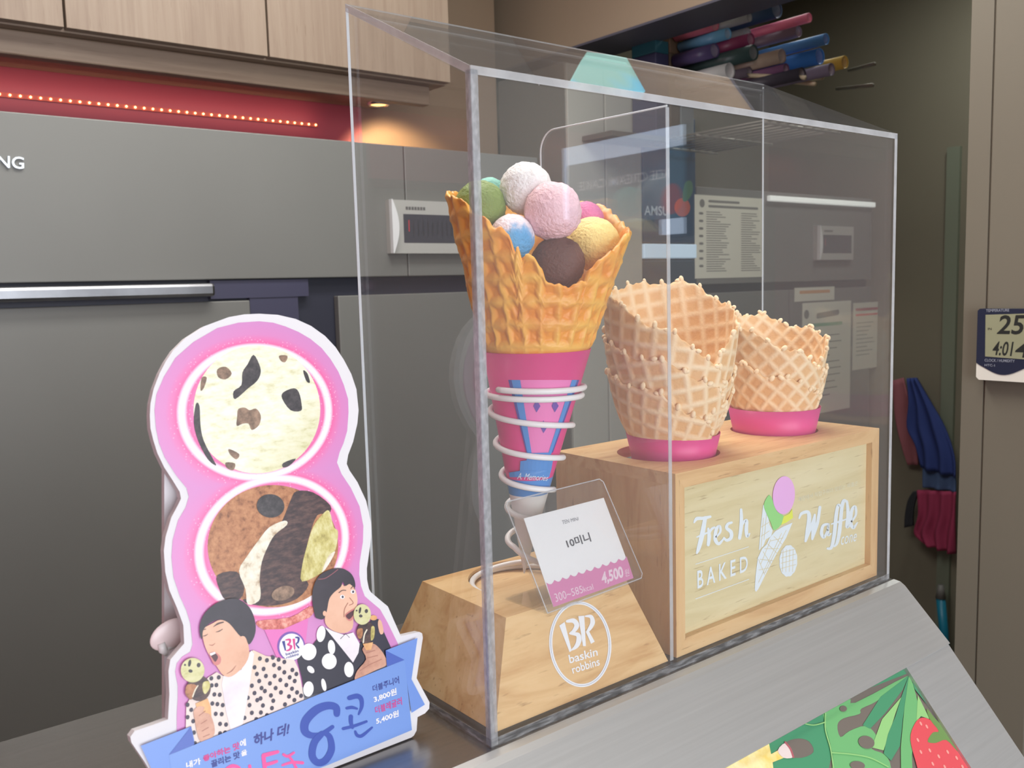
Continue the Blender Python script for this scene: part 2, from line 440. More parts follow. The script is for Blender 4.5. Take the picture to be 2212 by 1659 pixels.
# ------------------------------------------------------------------ refrigerators
LOGO = mat('logo_chrome', (205, 210, 216), 0.25, 0.9)
LCDM = mat('controller_screen', (70, 72, 80), 0.25)
CTRL = mat('controller_plastic', (172, 172, 168), 0.4)
def controller(parent, Y, u0, v0, u1, v1):
    a = hit(u0, v0, 1, Y); b = hit(u0, v1, 1, Y); w = (a.z - b.z) * 1.95; x0, z0, z1 = a.x, b.z, a.z
    h = z1 - z0
    pts = [(x0 + 0.012 * math.sin(PI * k / 10) * 0 - h * 0.02 + h * 0.13 * math.sin(PI * k / 10) * -0.4, z0 + h * k / 10) for k in range(11)]
    poly = [(x0, z0)] + [(x0 + w, z0), (x0 + w, z1), (x0, z1)]
    c = prism('controller', poly, lambda x, z, d: Vector((x, Y - d, z)), 0.016, CTRL, parent); sub(c)
    arc = [(x0 + h * 0.02 + h * 0.13 * math.sin(PI * k / 12), z0 + h * k / 12) for k in range(13)]
    cres = [(x0, z0)] + arc + [(x0, z1)]
    prism('side_grip', [(x0, z0 + h * k / 12) for k in range(13)] + arc[::-1], lambda x, z, d: Vector((x, Y - 0.016 - d, z)), 0.012, mat('controller_grip', (222, 224, 226), 0.3), c)
    d = Decal(lambda x, z, e: Vector((x, Y - 0.0163 - e, z)))
    d.poly([(x0 + h * .30, z0 + h * .20), (x0 + w * .94, z0 + h * .20), (x0 + w * .94, z0 + h * .74), (x0 + h * .30, z0 + h * .74)], LCDM, 1)
    d.stroke([(x0 + h * .42, z0 + h * .42), (x0 + h * .42, z0 + h * .62)], h * .02, mat('controller_red_mark', (190, 60, 70), 0.5), 2, 0)
    for k in range(9):
        x = x0 + h * (.52 + .11 * k)
        d.stroke([(x, z0 + h * .36), (x, z0 + h * .60)], h * .03, mat('controller_digits', (52, 54, 60), 0.5), 2, 0)
    for k in range(7):
        x = x0 + h * (.36 + .065 * k)
        d.poly([(x, z0 + h * .82), (x + h * .05, z0 + h * .82), (x + h * .05, z0 + h * .88), (x, z0 + h * .88)], mat('controller_print', (96, 96, 96), 0.5), 1)
    d.build('controller_print', c)

fr = thing('refrigerator', (0.3, 1.62, ZF), 'wide grey steel refrigerator with chrome handle rail and control panel under the pale cabinets', 'refrigerator')
box('cabinet_body', (-0.70, 1.372, ZF + 0.06), (1.20, 1.70, 0.628), DARK, fr)
xj = hit(876, 430, 1, 1.35)[0]
box('header_panel', (-0.70, 1.350, 0.331), (xj - 0.0012, 1.371, 0.628), FRIDGE, fr, 0.002)
box('header_panel', (xj + 0.0012, 1.350, 0.331), (1.20, 1.371, 0.628), FRIDGE, fr, 0.002)
dr = box('door', (-0.70, 1.350, ZF + 0.10), (0.409, 1.371, 0.287), FRIDGE, fr, 0.002)
dr2 = box('door', (0.612, 1.350, ZF + 0.10), (1.20, 1.371, 0.2905), FRIDGE, fr, 0.002)
sub(dr)
box('handle_rail', (-0.69, 1.326, 0.2975), (0.33, 1.350, 0.3235), mat('handle_chrome', (168, 170, 176), 0.3, 1.0, var=0.5, vscale=5, stretch=(1, 1, 1)), fr, 0.006)
box('inner_post', (0.432, 1.3725, -0.9), (0.525, 1.385, 0.30), mat('dark_blue_post', (62, 64, 92), 0.4), fr) if False else None
box('gap_cover', (0.33, 1.356, 0.292), (0.545, 1.3715, 0.329), mat('dark_blue_plastic', (66, 66, 88), 0.35), fr)
box('gap_cover', (0.412, 1.358, -0.95), (0.520, 1.3715, 0.292), mat('dark_blue_plastic', (66, 66, 88), 0.35), fr)
d = Decal(lambda u, v, e: hit(u, v, 1, 1.350 - 0.0006 - e))
d.text('SAMSUNG', [(-133, 325), (51, 340), (51, 366), (-133, 353)], LOGO, 1, 0.012)
lg = d.build('logo', fr, 'raised chrome letters')
sm = lg.modifiers.new('thick', 'SOLIDIFY'); sm.thickness = 0.004; sm.offset = 1
controller(fr, 1.350, 832, 432, 960, 548)

fr2 = thing('refrigerator', (2.4, 1.65, ZF), 'grey refrigerator with paper notices taped on it behind the right end of the case', 'refrigerator')
box('cabinet_body', (1.885, 1.422, ZF + 0.06), (2.90, 1.88, 0.592), DARK, fr2)
box('header_panel', (1.885, 1.400, 0.290), (2.90, 1.421, 0.592), FRIDGE, fr2, 0.002)
box('door', (1.885, 1.400, ZF + 0.10), (2.37, 1.421, 0.262), FRIDGE, fr2, 0.002)
box('door', (2.376, 1.400, ZF + 0.10), (2.90, 1.421, 0.262), FRIDGE, fr2, 0.002)
controller(fr2, 1.400, 1757, 488, 1850, 562)
box('top_strip', (2.24, 1.385, 0.560), (2.90, 1.399, 0.578), mat('white_strip', (235, 238, 235), 0.4, emit=(235, 240, 235), estr=0.5), fr2, 0.003)  # white strip with faint emission along the header

lk = thing('locker', (1.5, 1.6, ZF), 'tall pale grey locker with two narrow doors between refrigerators', 'locker')
LOCK = mat('locker_paint', (172, 172, 164), 0.5)
box('body', (1.352, 1.412, ZF + 0.02), (1.640, 1.70, 0.90), mat('locker_shell', (110, 108, 100), 0.5), lk)
xm = hit(1310, 500, 1, 1.40)[0]
for a, b in ((1.353, xm - 0.003), (xm + 0.003, 1.639)):
    dd = box('door', (a, 1.400, ZF + 0.05), (b, 1.411, 0.895), LOCK, lk, 0.002); sub(dd)
co = thing('display_cooler', (1.76, 1.6, ZF), 'narrow dark blue upright cooler with white lettering beside the locker', 'cooler')
COOL = mat('cooler_blue', (26, 62, 92), 0.3)
box('body', (1.642, 1.42, ZF + 0.02), (1.884, 1.80, 0.80), mat('cooler_shell', (40, 52, 66), 0.5), co)
box('upper_door', (1.645, 1.400, 0.42), (1.881, 1.419, 0.795), COOL, co, 0.003)
box('light_band', (1.645, 1.397, 0.372), (1.881, 1.419, 0.415), mat('cooler_light_band', (190, 214, 232), 0.4, emit=(190, 214, 235), estr=0.35), co, 0.003)
box('lower_door', (1.645, 1.400, ZF + 0.05), (1.881, 1.419, 0.366), mat('cooler_lower', (48, 66, 82), 0.3), co, 0.003)
d = Decal(lambda u, v, e: hit(u, v, 1, 1.3995 - e))
d.text('AMSU', [(1392, 444), (1444, 446), (1444, 466), (1392, 465)], mat('cooler_letters', (175, 190, 200), 0.4), 1, 0.01)
d.ell(1474, 448, 17, 20, mat('cooler_berry', (176, 84, 72), 0.5), 1); d.poly([(1474, 430), (1480, 395), (1494, 392), (1496, 415), (1484, 434)], mat('cooler_leaf', (64, 110, 84), 0.5), 2, 4)
d.build('door_print', co)

# paper notices
PAPER = mat('notice_paper', (214, 214, 200), 0.7); INK = mat('notice_ink', (120, 120, 116), 0.7)
def notice(name, quad, Y, label, fn):
    P = [hit(u, v, 1, Y) for u, v in quad]
    x0 = P[0].x; x1 = P[1].x; z1 = P[0].z; z0 = P[3].z
    o = tag(box(name, (x0, Y - 0.0012, z0), (x1, Y - 0.0002, z1), PAPER), label, 'notice')
    d = Decal(lambda a, b, e: Vector((x0 + (x1 - x0) * a, Y - 0.00135 - e, z0 + (z1 - z0) * b)))
    fn(d); d.build('print', o)
def fn1(d):
    d.ell(.10, .90, .035, .05, INK, 1)
    d.stroke([(.2, .93), (.62, .93)], .03, INK, 1, 0); d.stroke([(.2, .87), (.9, .87)], .03, INK, 1, 0)
    random.seed(3)
    for k in range(26):
        y = .80 - k * .0285
        d.stroke([(.16, y), (.30 + .2 * random.random(), y)], .010, INK, 1, 0); d.stroke([(.66, y), (.80 + .16 * random.random(), y)], .010, INK, 1, 0)
    for k in range(8): d.stroke([(.07, .78 - k * .09), (.1, .78 - k * .09)], .03, INK, 1, 0)
notice('menu_sheet', [(1500, 420), (1649, 432), (1645, 606), (1497, 602)], 1.40, 'cream printed menu sheet with two columns taped high on the grey refrigerator', fn1)
def fn2(d):
    d.stroke([(.30, .88), (.72, .90)], .05, INK, 1, 0)
    d.stroke([(.12, .80), (.80, .80)], .03, mat('notice_green', (120, 170, 140), 0.6), 1, 0)
    d.ell(.08, .9, .05, .04, INK, 1)
    for k in range(10): d.stroke([(.12, .70 - .06 * k), (.5 + .3 * random.random(), .70 - .06 * k)], .008, INK, 1, 0)
notice('price_list', [(1733, 655), (1838, 655), (1838, 900), (1733, 900)], 1.40, 'white notice with a green header bar on the refrigerator door', fn2)
def fn3(d):
    d.stroke([(.1, .90), (.9, .90)], .04, mat('notice_red_ink', (170, 60, 70), 0.6), 1, 0); d.stroke([(.1, .82), (.9, .82)], .03, mat('notice_red', (214, 70, 84), 0.6), 1, 0)
    for k in range(9): d.stroke([(.12, .70 - .06 * k), (.5 + .3 * random.random(), .70 - .06 * k)], .01, INK, 1, 0)
notice('price_list', [(1843, 655), (1900, 655), (1900, 800), (1843, 800)], 1.40, 'small white notice with a red header bar on the refrigerator door', fn3)
def fn4(d):
    d.poly([(.12, .55), (.88, .55), (.88, .78), (.12, .78)], mat('notice_orange', (206, 150, 96), 0.6), 1)
notice('order_card', [(1716, 622), (1802, 622), (1802, 652), (1716, 652)], 1.40, 'pale card with an orange band above the green headed notice', fn4)

# ------------------------------------------------------------------ high shelf with rolled tubes
sh = thing('wire_shelf', (1.8, 1.3, 0.70), 'dark wire shelf high on the olive wall holding rolled tubes', 'shelf')
WIRE = mat('shelf_wire', (128, 126, 116), 0.4, 0.3)
for k in range(9):
    x = 1.63 + 0.04 * k
    tube('wire', [(x, 0.93, 0.700), (x, 1.392, 0.700)], 0.003, WIRE, sh, 6)
for y in (0.96, 1.18, 1.38): tube('cross_bar', [(1.62, y, 0.694), (1.96, y, 0.694)], 0.004, WIRE, sh, 6)
for a, b in [((1834, 152), (1889, 138)), ((1808, 192), (1885, 184))]:
    p = hit(*b, 1, 0.86); q = hit(*a, 1, 1.05)
    tube('hook_rod', [p, q], 0.005, WIRE, sh, 8)
tubes = [(1155, 20, 52, (214, 96, 132), 'pink'), (1265, 175, 44, (226, 112, 142), 'bright pink'), (1425, 300, 52, (70, 128, 190), 'sky blue'), (1355, 470, 76, (44, 104, 180), 'thick mid blue'),
         (1165, 310, 52, (104, 92, 108), 'mauve grey'), (1640, 570, 60, (176, 150, 70), 'mustard yellow'), (1490, 615, 58, (96, 90, 110), 'slate purple'), (1290, 650, 58, (40, 38, 48), 'black'),
         (505, 290, 60, (168, 88, 108), 'dusty rose'), (690, 262, 64, (120, 126, 130), 'clear grey'), (800, 165, 40, (130, 136, 142), 'thin clear'), (605, 385, 52, (84, 138, 170), 'pale blue'),
         (512, 470, 66, (66, 58, 96), 'deep purple'), (720, 440, 60, (20, 62, 150), 'royal blue'), (800, 325, 58, (104, 40, 72), 'maroon'), (642, 565, 74, (150, 152, 152), 'white grey'),
         (850, 500, 72, (38, 58, 58), 'dark green'), (1060, 500, 66, (140, 130, 116), 'beige'), (1090, 645, 48, (96, 66, 96), 'plum'), (765, 610, 46, (74, 66, 76), 'charcoal'), (1010, 165, 80, (34, 56, 88), 'thick navy')]
TP = []
for zx, zy, zr, c, nm in tubes:
    u, v = 1440 + zx / 4.254, zy / 4.254
    Y = 1.16 + (0.86 - 1.16) * min(1, max(0, (u - 1556) / 240.0))
    p = hit(u, v, 1, Y); TP.append([p, 0.97 * zr / 4.254 * depth(p) / FPX])
for it in range(120):                      # settle the pile so that no two rolls share space
    for i in range(len(TP)):
        for j in range(i):
            dx = TP[i][0].x - TP[j][0].x; dz = TP[i][0].z - TP[j][0].z; l_ = math.hypot(dx, dz) or 1e-4
            ov = TP[i][1] + TP[j][1] + 0.002 - l_
            if ov > 0:
                for s_, k_ in ((0.5, i), (-0.5, j)):
                    TP[k_][0].x += dx / l_ * ov * s_; TP[k_][0].z += dz / l_ * ov * s_
        TP[i][0].z = max(TP[i][0].z, 0.704 + TP[i][1]); TP[i][0].x = max(TP[i][0].x, 1.630 + TP[i][1] if TP[i][0].z > 0.90 else 0)
for k, (zx, zy, zr, c, nm) in enumerate(tubes):
    p, r = TP[k]; Y = p.y
    t = thing('rolled_tube', p, nm + ' rolled poster tube in the pile on the high shelf', 'tube', 'rolled tubes on the high shelf')
    c = tuple(min(255, int(x * 1.2 + 12)) for x in c); mm = mat('tube_' + nm, c, 0.35); mi = mat('tube_in_' + nm, tuple(min(255, int(x * 0.5 + 120)) for x in c), 0.5)
    L = 1.292 - Y
    ax = Vector((0, 1, 0))
    lathe('roll', [(r * 0.86, 0.004), (r, 0.0), (r, L), (r * 0.3, L)], p, mm, t, 20, axis=ax)
    lathe('end_liner', [(r * 0.86, 0.004), (r * 0.80, 0.03), (r * 0.5, 0.055), (0.0005, 0.06)], p, mi, t, 20, axis=ax)
STK = mat('stick_wood', (196, 186, 160), 0.6)
for k, ((a, b), nm) in enumerate(zip([((1575, 162), (1740, 168)), ((1640, 170), (1761, 181)), ((1733, 173), (1776, 168))], ('longest upper', 'lower', 'short crossing'))):
    p = hit(*a, 1, 1.15); q = hit(*b, 1, 0.92)
    tag(tube('flag_stick', [p, q], 0.006, STK, None, 8), 'pale wooden flag stick, the %s one below the rolled tubes' % nm, 'stick', 'flag sticks on the high shelf')
for nm, c, c2, u0, u1, v0, v1 in (('yellow and grey', (214, 180, 50), (120, 128, 130), 1470, 1499, 70, 150), ('brown', (110, 92, 74), (96, 84, 70), 1447, 1469, 74, 150), ('teal', (40, 92, 104), (60, 60, 90), 1416, 1445, 84, 140)):
    a = hit(u0, v0, 1, 1.30); b = hit(u1, v1, 1, 1.30)
    t = thing('carton', ((a.x + b.x) / 2, 1.36, 0.70), nm + ' carton beside the rolled tubes under the soffit', 'carton', 'cartons on the high shelf')
    zm = a.z * 0.45 + b.z * 0.55
    box('upper_half', (a.x, 1.30, zm), (b.x, 1.392, a.z), mat('carton_a' + nm, c, 0.5), t, 0.003)
    box('lower_half', (a.x, 1.30, 0.704), (b.x, 1.392, zm), mat('carton_b' + nm, c2, 0.5), t, 0.003)
box('board', (1.40, 1.28, 0.690), (1.62, 1.394, 0.7035), mat('shelf_board', (90, 86, 80), 0.6), sh)

# ------------------------------------------------------------------ cloths hung on the olive wall
def cloth(name, left, right, X0, amp, folds, m, label, cat, n=22, ph=0.0):
    V = []; R_ = len(left) * 4
    Lc = crom(left, 4, False); Rc = crom(right, 4, False); rows = len(Lc)
    for th in (0.0, 0.012):
        for i in range(rows):
            for j in range(n + 1):
                t = j / n; u = Lc[i][0] * (1 - t) + Rc[i][0] * t; v = Lc[i][1] * (1 - t) + Rc[i][1] * t
                p = hit(u, v, 0, X0)
                p.x -= amp * (1 + math.sin(t * folds * 2 * PI + ph + 0.25 * i)) * (0.4 + 0.6 * i / rows) - th
                V.append(p)
    F = []; o = rows * (n + 1)
    for s in (0, o):
        for i in range(rows - 1):
            for j in range(n):
                a = s + i * (n + 1) + j
                F.append((a, a + 1, a + n + 2, a + n + 1))
    for i in range(rows - 1):
        for j in (0, n):
            a = i * (n + 1) + j; F.append((a, a + n + 1, a + n + 1 + o, a + o))
    for i in (0, rows - 1):
        for j in range(n):
            a = i * (n + 1) + j; F.append((a, a + 1, a + 1 + o, a + o))
    bm = bmesh.new(); bv = [bm.verts.new(v) for v in V]
    for f in F: bm.faces.new([bv[k] for k in f])
    return tag(link(name, bm_me(bm), m, None, True), label, cat)
XC = 2.93
cloth('hanging_towel', [(1928, 822), (1934, 900), (1948, 960), (1962, 1004)], [(1950, 816), (1966, 880), (1978, 950), (1984, 1004)], XC - 0.02, 0.004, 1, mat('pink_towel', (150, 92, 100), 0.9), 'dusty pink towel hanging beside the blue apron', 'towel')
cloth('hanging_apron', [(1960, 817), (1966, 870), (1964, 922), (1980, 960), (1990, 1010)], [(1980, 816), (2010, 870), (2040, 925), (2062, 985), (2068, 1030)], XC - 0.05, 0.014, 2.5, mat('blue_apron', (44, 62, 124), 0.9), 'blue apron hanging in folds on the olive wall', 'apron')
cloth('hanging_cloth', [(1994, 1008), (1996, 1030), (1998, 1052)], [(2062, 1020), (2066, 1040), (2068, 1062)], XC - 0.04, 0.010, 2, mat('slate_blue_cloth', (74, 96, 136), 0.9), 'slate blue cloth showing below the blue apron', 'cloth')
cloth('hanging_cloth', [(1984, 1058), (1988, 1110), (1978, 1150), (1998, 1175)], [(2066, 1062), (2066, 1110), (2066, 1150), (2064, 1196)], XC - 0.05, 0.016, 3, mat('magenta_cloth', (150, 50, 84), 0.9), 'dark magenta cloth hanging below the blue ones', 'cloth', ph=1.0)
cloth('hanging_strap', [(1972, 1062), (1962, 1080), (1956, 1110), (1954, 1140)], [(1984, 1060), (1976, 1085), (1972, 1112), (1972, 1136)], XC - 0.06, 0.003, 1, mat('black_strap', (38, 40, 46), 0.8), 'black strap loop beside the magenta cloth', 'strap', n=6)
br = thing('broom', (2.8, 0.93, ZF), 'teal handled broom leaning in the corner under the magenta cloth', 'broom')
p1 = hit(2032, 1292, 0, 2.86); p2 = hit(2046, 1440, 0, 2.86); dv = (p2 - p1)
ft = p1 + dv * ((ZF + 0.12 - p1.z) / dv.z)
tube('handle', [p1, ft], 0.016, mat('teal_plastic', (20, 120, 150), 0.4), br, 10)
tube('grip_cap', [p1 + Vector((0, 0, 0.05)), p1], [0.010, 0.018], mat('grey_cap', (110, 110, 108), 0.5), br, 10)
bmw = bmesh.new(); bm_box(bmw, (ft.x - 0.05, ft.y - 0.16, ZF + 0.005), (ft.x + 0.05, ft.y + 0.16, ZF + 0.13), 0.02)
link('brush', bm_me(bmw), mat('broom_bristle', (60, 90, 100), 0.9, bump=1.0, bscale=300), br)

# ------------------------------------------------------------------ thermometer on the pillar
tm = thing('thermometer', (1.045, 0.13, 0.197), 'digital thermometer clock with navy and white case on the pillar', 'thermometer')
XT = 1.034
ta = hit(2112, 667, 0, XT); tb = hit(2110, 820, 0, XT)
y1, y0 = ta.y, ta.y - 0.094; z1, z0 = ta.z, tb.z
zw = z0 + (z1 - z0) * 0.20
NAVY = mat('navy_plastic', (38, 46, 66), 0.3); CREAM = mat('cream_plastic', (226, 224, 214), 0.4)
wav = [(y1, zw + 0.004)] + [(y1 - (y1 - y0) * k / 16, zw - 0.004 + 0.008 * math.cos(k / 16 * 2 * PI + 0.6)) for k in range(1, 17)]
prism('case_top', [(y1 - 0.003, z1), (y0 + 0.003, z1), (y0, z1 - 0.003)] + wav[::-1] + [(y1, z1 - 0.003)], lambda a, b, dd: Vector((XT + dd, a, b)), 0.0185, NAVY, tm)
prism('case_base', wav + [(y0, z0 + 0.004), (y0 + 0.004, z0), (y1 - 0.004, z0), (y1, z0 + 0.004)], lambda a, b, dd: Vector((XT + 0.0008 + dd, a, b)), 0.0177, CREAM, tm)
d = Decal(lambda u, v, e: hit(u, v, 0, XT - 0.0002 - e))
LCD = mat('lcd_face', (150, 152, 124), 0.35); DG = mat('lcd_digit', (36, 40, 38), 0.5); TIN = mat('case_print', (150, 156, 170), 0.5)
d.poly([(2129, 680), (2262, 676), (2262, 780), (2128, 770)], LCD, 1)
d.text('25.4', [(2155, 681), (2256, 679), (2256, 724), (2153, 722)], DG, 2, 0.02, 0.15)
d.text('4:01', [(2146, 737), (2190, 738), (2188, 770), (2143, 767)], DG, 2, 0.015, 0.15)
d.text('48', [(2194, 736), (2256, 736), (2256, 776), (2192, 772)], DG, 2, 0.02, 0.15)
d.text('IN', [(2134, 708), (2142, 708), (2142, 713), (2134, 713)], DG, 2, 0.02)
d.text('TEMPERATURE', [(2130, 668), (2180, 667), (2180, 673), (2130, 674)], TIN, 1, 0.01)
d.text('CLOCK / HUMIDITY', [(2127, 775), (2192, 777), (2192, 783), (2127, 781)], TIN, 1, 0.01)
d.text('HTC-1', [(2127, 786), (2149, 787), (2149, 792), (2127, 791)], TIN, 1, 0.01)
d.build('screen', tm, 'grey-green LCD with black digits')

# ------------------------------------------------------------------ light box sign opposite (mirrored in the case front)
sg = thing('light_box_sign', (1.285, -1.1, 0.41), 'bright framed light box poster with teal picture on the side wall', 'sign')
SGL = mat('light_box_glow', (214, 232, 255), 0.4, emit=(205, 228, 255), estr=3.2)
box('backing', (1.270, -1.318, 0.405), (1.298, -0.915, 0.655), mat('light_box_case', (60, 64, 70), 0.5), sg)
box('light_bar', (1.262, -1.318, 0.606), (1.271, -0.915, 0.652), SGL, sg, 0.002)
box('light_bar', (1.262, -1.318, 0.470), (1.271, -1.303, 0.606), SGL, sg, 0.002)
box('light_bar', (1.262, -0.985, 0.410), (1.271, -0.915, 0.446), SGL, sg, 0.002)
box('poster', (1.264, -1.303, 0.448), (1.271, -0.914, 0.606), mat('light_box_poster', (40, 120, 150), 0.4, emit=(30, 92, 124), estr=0.9, var=0.3, vscale=4), sg)
d = Decal(lambda a, b, e: Vector((1.2635 - e, a, b)))
d.text('ICE CREAM CAKE', [(-0.96, .560), (-1.26, .560), (-1.26, .538), (-0.96, .538)], mat('light_box_letters', (220, 228, 236), 0.4, emit=(210, 222, 236), estr=0.8), 1, 0.01)
d.build('poster_lettering', sg)
d = Decal(lambda a, b, e: Vector((1.2635 - e, a, b)))
d.ell(-0.95, .49, .03, .035, mat('light_box_berry', (210, 70, 60), 0.4, emit=(200, 70, 60), estr=0.7), 1)
d.build('poster_berry', sg)
cl = thing('ceiling_fill_panel', (0.3, 0.1, ZC), 'square white light panel added above the counter for ambient light', 'added light panel')  # unseen panel added for general ambient light over the counter
box('frame', (-0.05, -0.25, ZC - 0.03), (0.65, 0.45, ZC), WHITE, cl, 0.004)
box('diffuser', (-0.02, -0.22, ZC - 0.034), (0.62, 0.42, ZC - 0.029), mat('fill_diffuser', (250, 244, 232), 0.5, emit=(255, 244, 228), estr=2.0), cl)
area('counter_fill_light', (0.3, 0.1, ZC - 0.04), (0, 0, 0), 0.6, 0.6, 9, (1.0, 0.95, 0.88))
for nm, x0_, x1_, y0_, y1_, lb in (('ceiling_fill_panel', -0.32, 1.02, 0.56, 0.88, 'long white light panel added out of view to brighten the refrigerators'), ('ceiling_fill_panel', 2.08, 2.62, 0.59, 0.91, 'short white light panel added out of view to brighten the olive corner')):  # panels made up to carry the two added fills
    t = thing(nm, ((x0_ + x1_) / 2, (y0_ + y1_) / 2, ZC), lb, 'added light panel')
    box('frame', (x0_, y0_, ZC - 0.03), (x1_, y1_, ZC), WHITE, t, 0.004)
    box('diffuser', (x0_ + 0.02, y0_ + 0.02, ZC - 0.034), (x1_ - 0.02, y1_ - 0.02, ZC - 0.029), MATS['fill_diffuser'], t)
# unseen glowing panel, added and shaped for the cyan reflection in the lid
LN = Vector((0, -0.0737, 0.1505)).normalized(); LP = Vector((0, 0.0, 0.4354))
def lidmirror(u, v, z):
    P = hitp(u, v, LP, LN); dd = ray(u, v); dd = dd - 2 * dd.dot(LN) * LN
    return P + dd * ((z - P.z) / dd.z)
hs = thing('cyan_reflection_panel', (1.1, 0.8, ZC), 'cyan glowing panel added out of view for its reflection in the case lid', 'sign')
qd_ = [lidmirror(u, v, 1.02) for u, v in ((1268, 112), (1352, 122), (1394, 197), (1226, 190))]
cyn = bpy.data.materials.new('cyan_glow'); cyn.use_nodes = True; nt = cyn.node_tree; b = nt.nodes['Principled BSDF']
tc = nt.nodes.new('ShaderNodeTexCoord'); n = nt.nodes.new('ShaderNodeTexNoise'); n.inputs['Scale'].default_value = 5; nt.links.new(tc.outputs['Object'], n.inputs['Vector'])
r = nt.nodes.new('ShaderNodeValToRGB'); r.color_ramp.elements[0].position = 0.38; r.color_ramp.elements[0].color = lin((20, 180, 240)); r.color_ramp.elements[1].position = 0.6; r.color_ramp.elements[1].color = lin((130, 170, 160))
nt.links.new(n.outputs['Fac'], r.inputs[0]); nt.links.new(r.outputs[0], b.inputs['Emission Color']); b.inputs['Emission Strength'].default_value = 2.0; b.inputs['Base Color'].default_value = lin((90, 150, 160))
V = [p for p in qd_] + [p + Vector((0, 0, 0.03)) for p in qd_]
link('lit_face', pyd(V, [(0, 1, 2, 3), (7, 6, 5, 4), (0, 4, 5, 1), (1, 5, 6, 2), (2, 6, 7, 3), (3, 7, 4, 0)]), cyn, hs)
for p in (qd_[0] * 0.7 + qd_[2] * 0.3, qd_[0] * 0.3 + qd_[2] * 0.7):
    tube('hanger', [p + Vector((0, 0, 0.03)), Vector((p.x, p.y, ZC))], 0.004, CHROME, hs, 8)
# ================================================================== counter
ct = thing('serving_counter', (0, 0.1, ZF), 'brushed steel ice cream counter with sloping front and printed panel', 'counter')
XE = 0.5045
box('worktop', (-1.6, -0.004, -0.03), (XE, 0.232, 0.0), STEEL_T, ct, 0.0015)
box('cabinet', (-1.6, 0.0, ZF + 0.08), (0.47, 0.215, -0.035), mat('counter_body', (120, 122, 124), 0.4, 0.6), ct)
prof = [(-0.003, 0.0), (-0.010, -0.0008), (-0.0145, -0.004), (-0.020, -0.0095), (-0.0605, -0.0493)]
V = []; F = []
for x in (-1.6, XE):
    for y, z in prof: V.append((x, y, z))
    for y, z in prof[::-1]: V.append((x, y + 0.0035, z - 0.0035))
n = len(prof) * 2
F = [tuple(range(n)), tuple(range(2 * n - 1, n - 1, -1))] + [(i, (i + 1) % n, n + (i + 1) % n, n + i) for i in range(n)]
bm = bmesh.new(); bv = [bm.verts.new(v) for v in V]
for f in F: bm.faces.new([bv[k] for k in f])
bmesh.ops.bevel(bm, geom=[e for e in bm.edges if abs(e.verts[0].co.x - e.verts[1].co.x) < 1e-6 and e.verts[0].co.x > 0], offset=0.0006, segments=1, affect='EDGES')
link('apron_plate', bm_me(bm), STEEL, ct)
# lower frame and the printed panel set in it
P2 = Vector((0.5, -0.0595, -0.0485)); DN = Vector((0, -0.072, -0.0867)).normalized(); N2 = Vector((0, -0.0867, 0.072)).normalized()
def fr2f(x, s, dd): return Vector((x, P2.y, P2.z)) + DN * s - N2 * dd - N2 * 0.0016
xr = 0.4245
prism('panel_frame', [(xr, -0.004), (XE - 0.001, -0.004), (XE - 0.001, 0.36), (xr + 0.003, 0.36)], fr2f, 0.02, STEEL, ct)
prism('panel_frame', [(-1.6, 0.30), (xr, 0.30), (xr + 0.003, 0.36), (-1.6, 0.36)], fr2f, 0.02, STEEL, ct)
pn = prism('printed_panel', [(-1.6, -0.004), (xr - 0.001, -0.004), (xr + 0.002, 0.299), (-1.6, 0.299)], lambda x, s, dd: fr2f(x, s, dd + 0.004), 0.004, mat('panel_backing', (112, 106, 98), 0.35), ct); sub(pn)
OFF = P2 - N2 * 0.0016 - N2 * 0.004
d = Decal(lambda u, v, e: hitp(u, v, OFF + N2 * (0.0002 + e), N2))
G1 = mat('leaf_dark', (74, 148, 108), 0.35); G2 = mat('leaf_mid', (112, 180, 116), 0.35); G3 = mat('leaf_light', (148, 202, 128), 0.35); BG = mat('panel_taupe', (116, 108, 100), 0.35)
RED = mat('strawberry_red', (222, 84, 92), 0.35); SEED = mat('strawberry_seed', (244, 158, 150), 0.35); LEAF = mat('strawberry_leaf', (112, 148, 84), 0.35)
COR = mat('cereal_yellow', (236, 206, 104), 0.35, col2=(250, 240, 190), vscale=90); RIM = mat('bowl_rim', (176, 96, 104), 0.35); RIMP = mat('bowl_pale', (226, 210, 206), 0.35)
def q(x, y): return (1500 + x / 3.1067, 1180 + y / 3.1067)
def Q(*a): return [q(*p) for p in a]
d.poly(Q((500, 1310), (870, 1110), (1060, 1010), (1410, 797), (1480, 900), (1895, 1490), (2000, 1700), (400, 1700)), BG, 1)
d.poly(Q((500, 1310), (870, 1110), (885, 1200), (905, 1300), (920, 1400), (905, 1480), (880, 1700), (540, 1700), (520, 1470), (600, 1420), (720, 1420), (800, 1380), (770, 1310), (700, 1290), (620, 1310), (560, 1360), (515, 1395)), G1, 2, 3)
d.poly(Q((1040, 1020), (1060, 1008), (1410, 797), (1440, 850), (1090, 985)), G1, 2)
d.poly(Q((860, 1110), (900, 1090), (1040, 1020), (1080, 1050), (1440, 865), (1240, 1030), (1120, 1090), (1110, 1125), (1000, 1155), (960, 1200), (980, 1280), (1040, 1240), (1150, 1205), (1215, 1260), (1225, 1310), (1190, 1360), (1280, 1400), (1320, 1490), (1320, 1700), (900, 1700), (930, 1460), (920, 1360), (885, 1220)), G2, 3, 3)
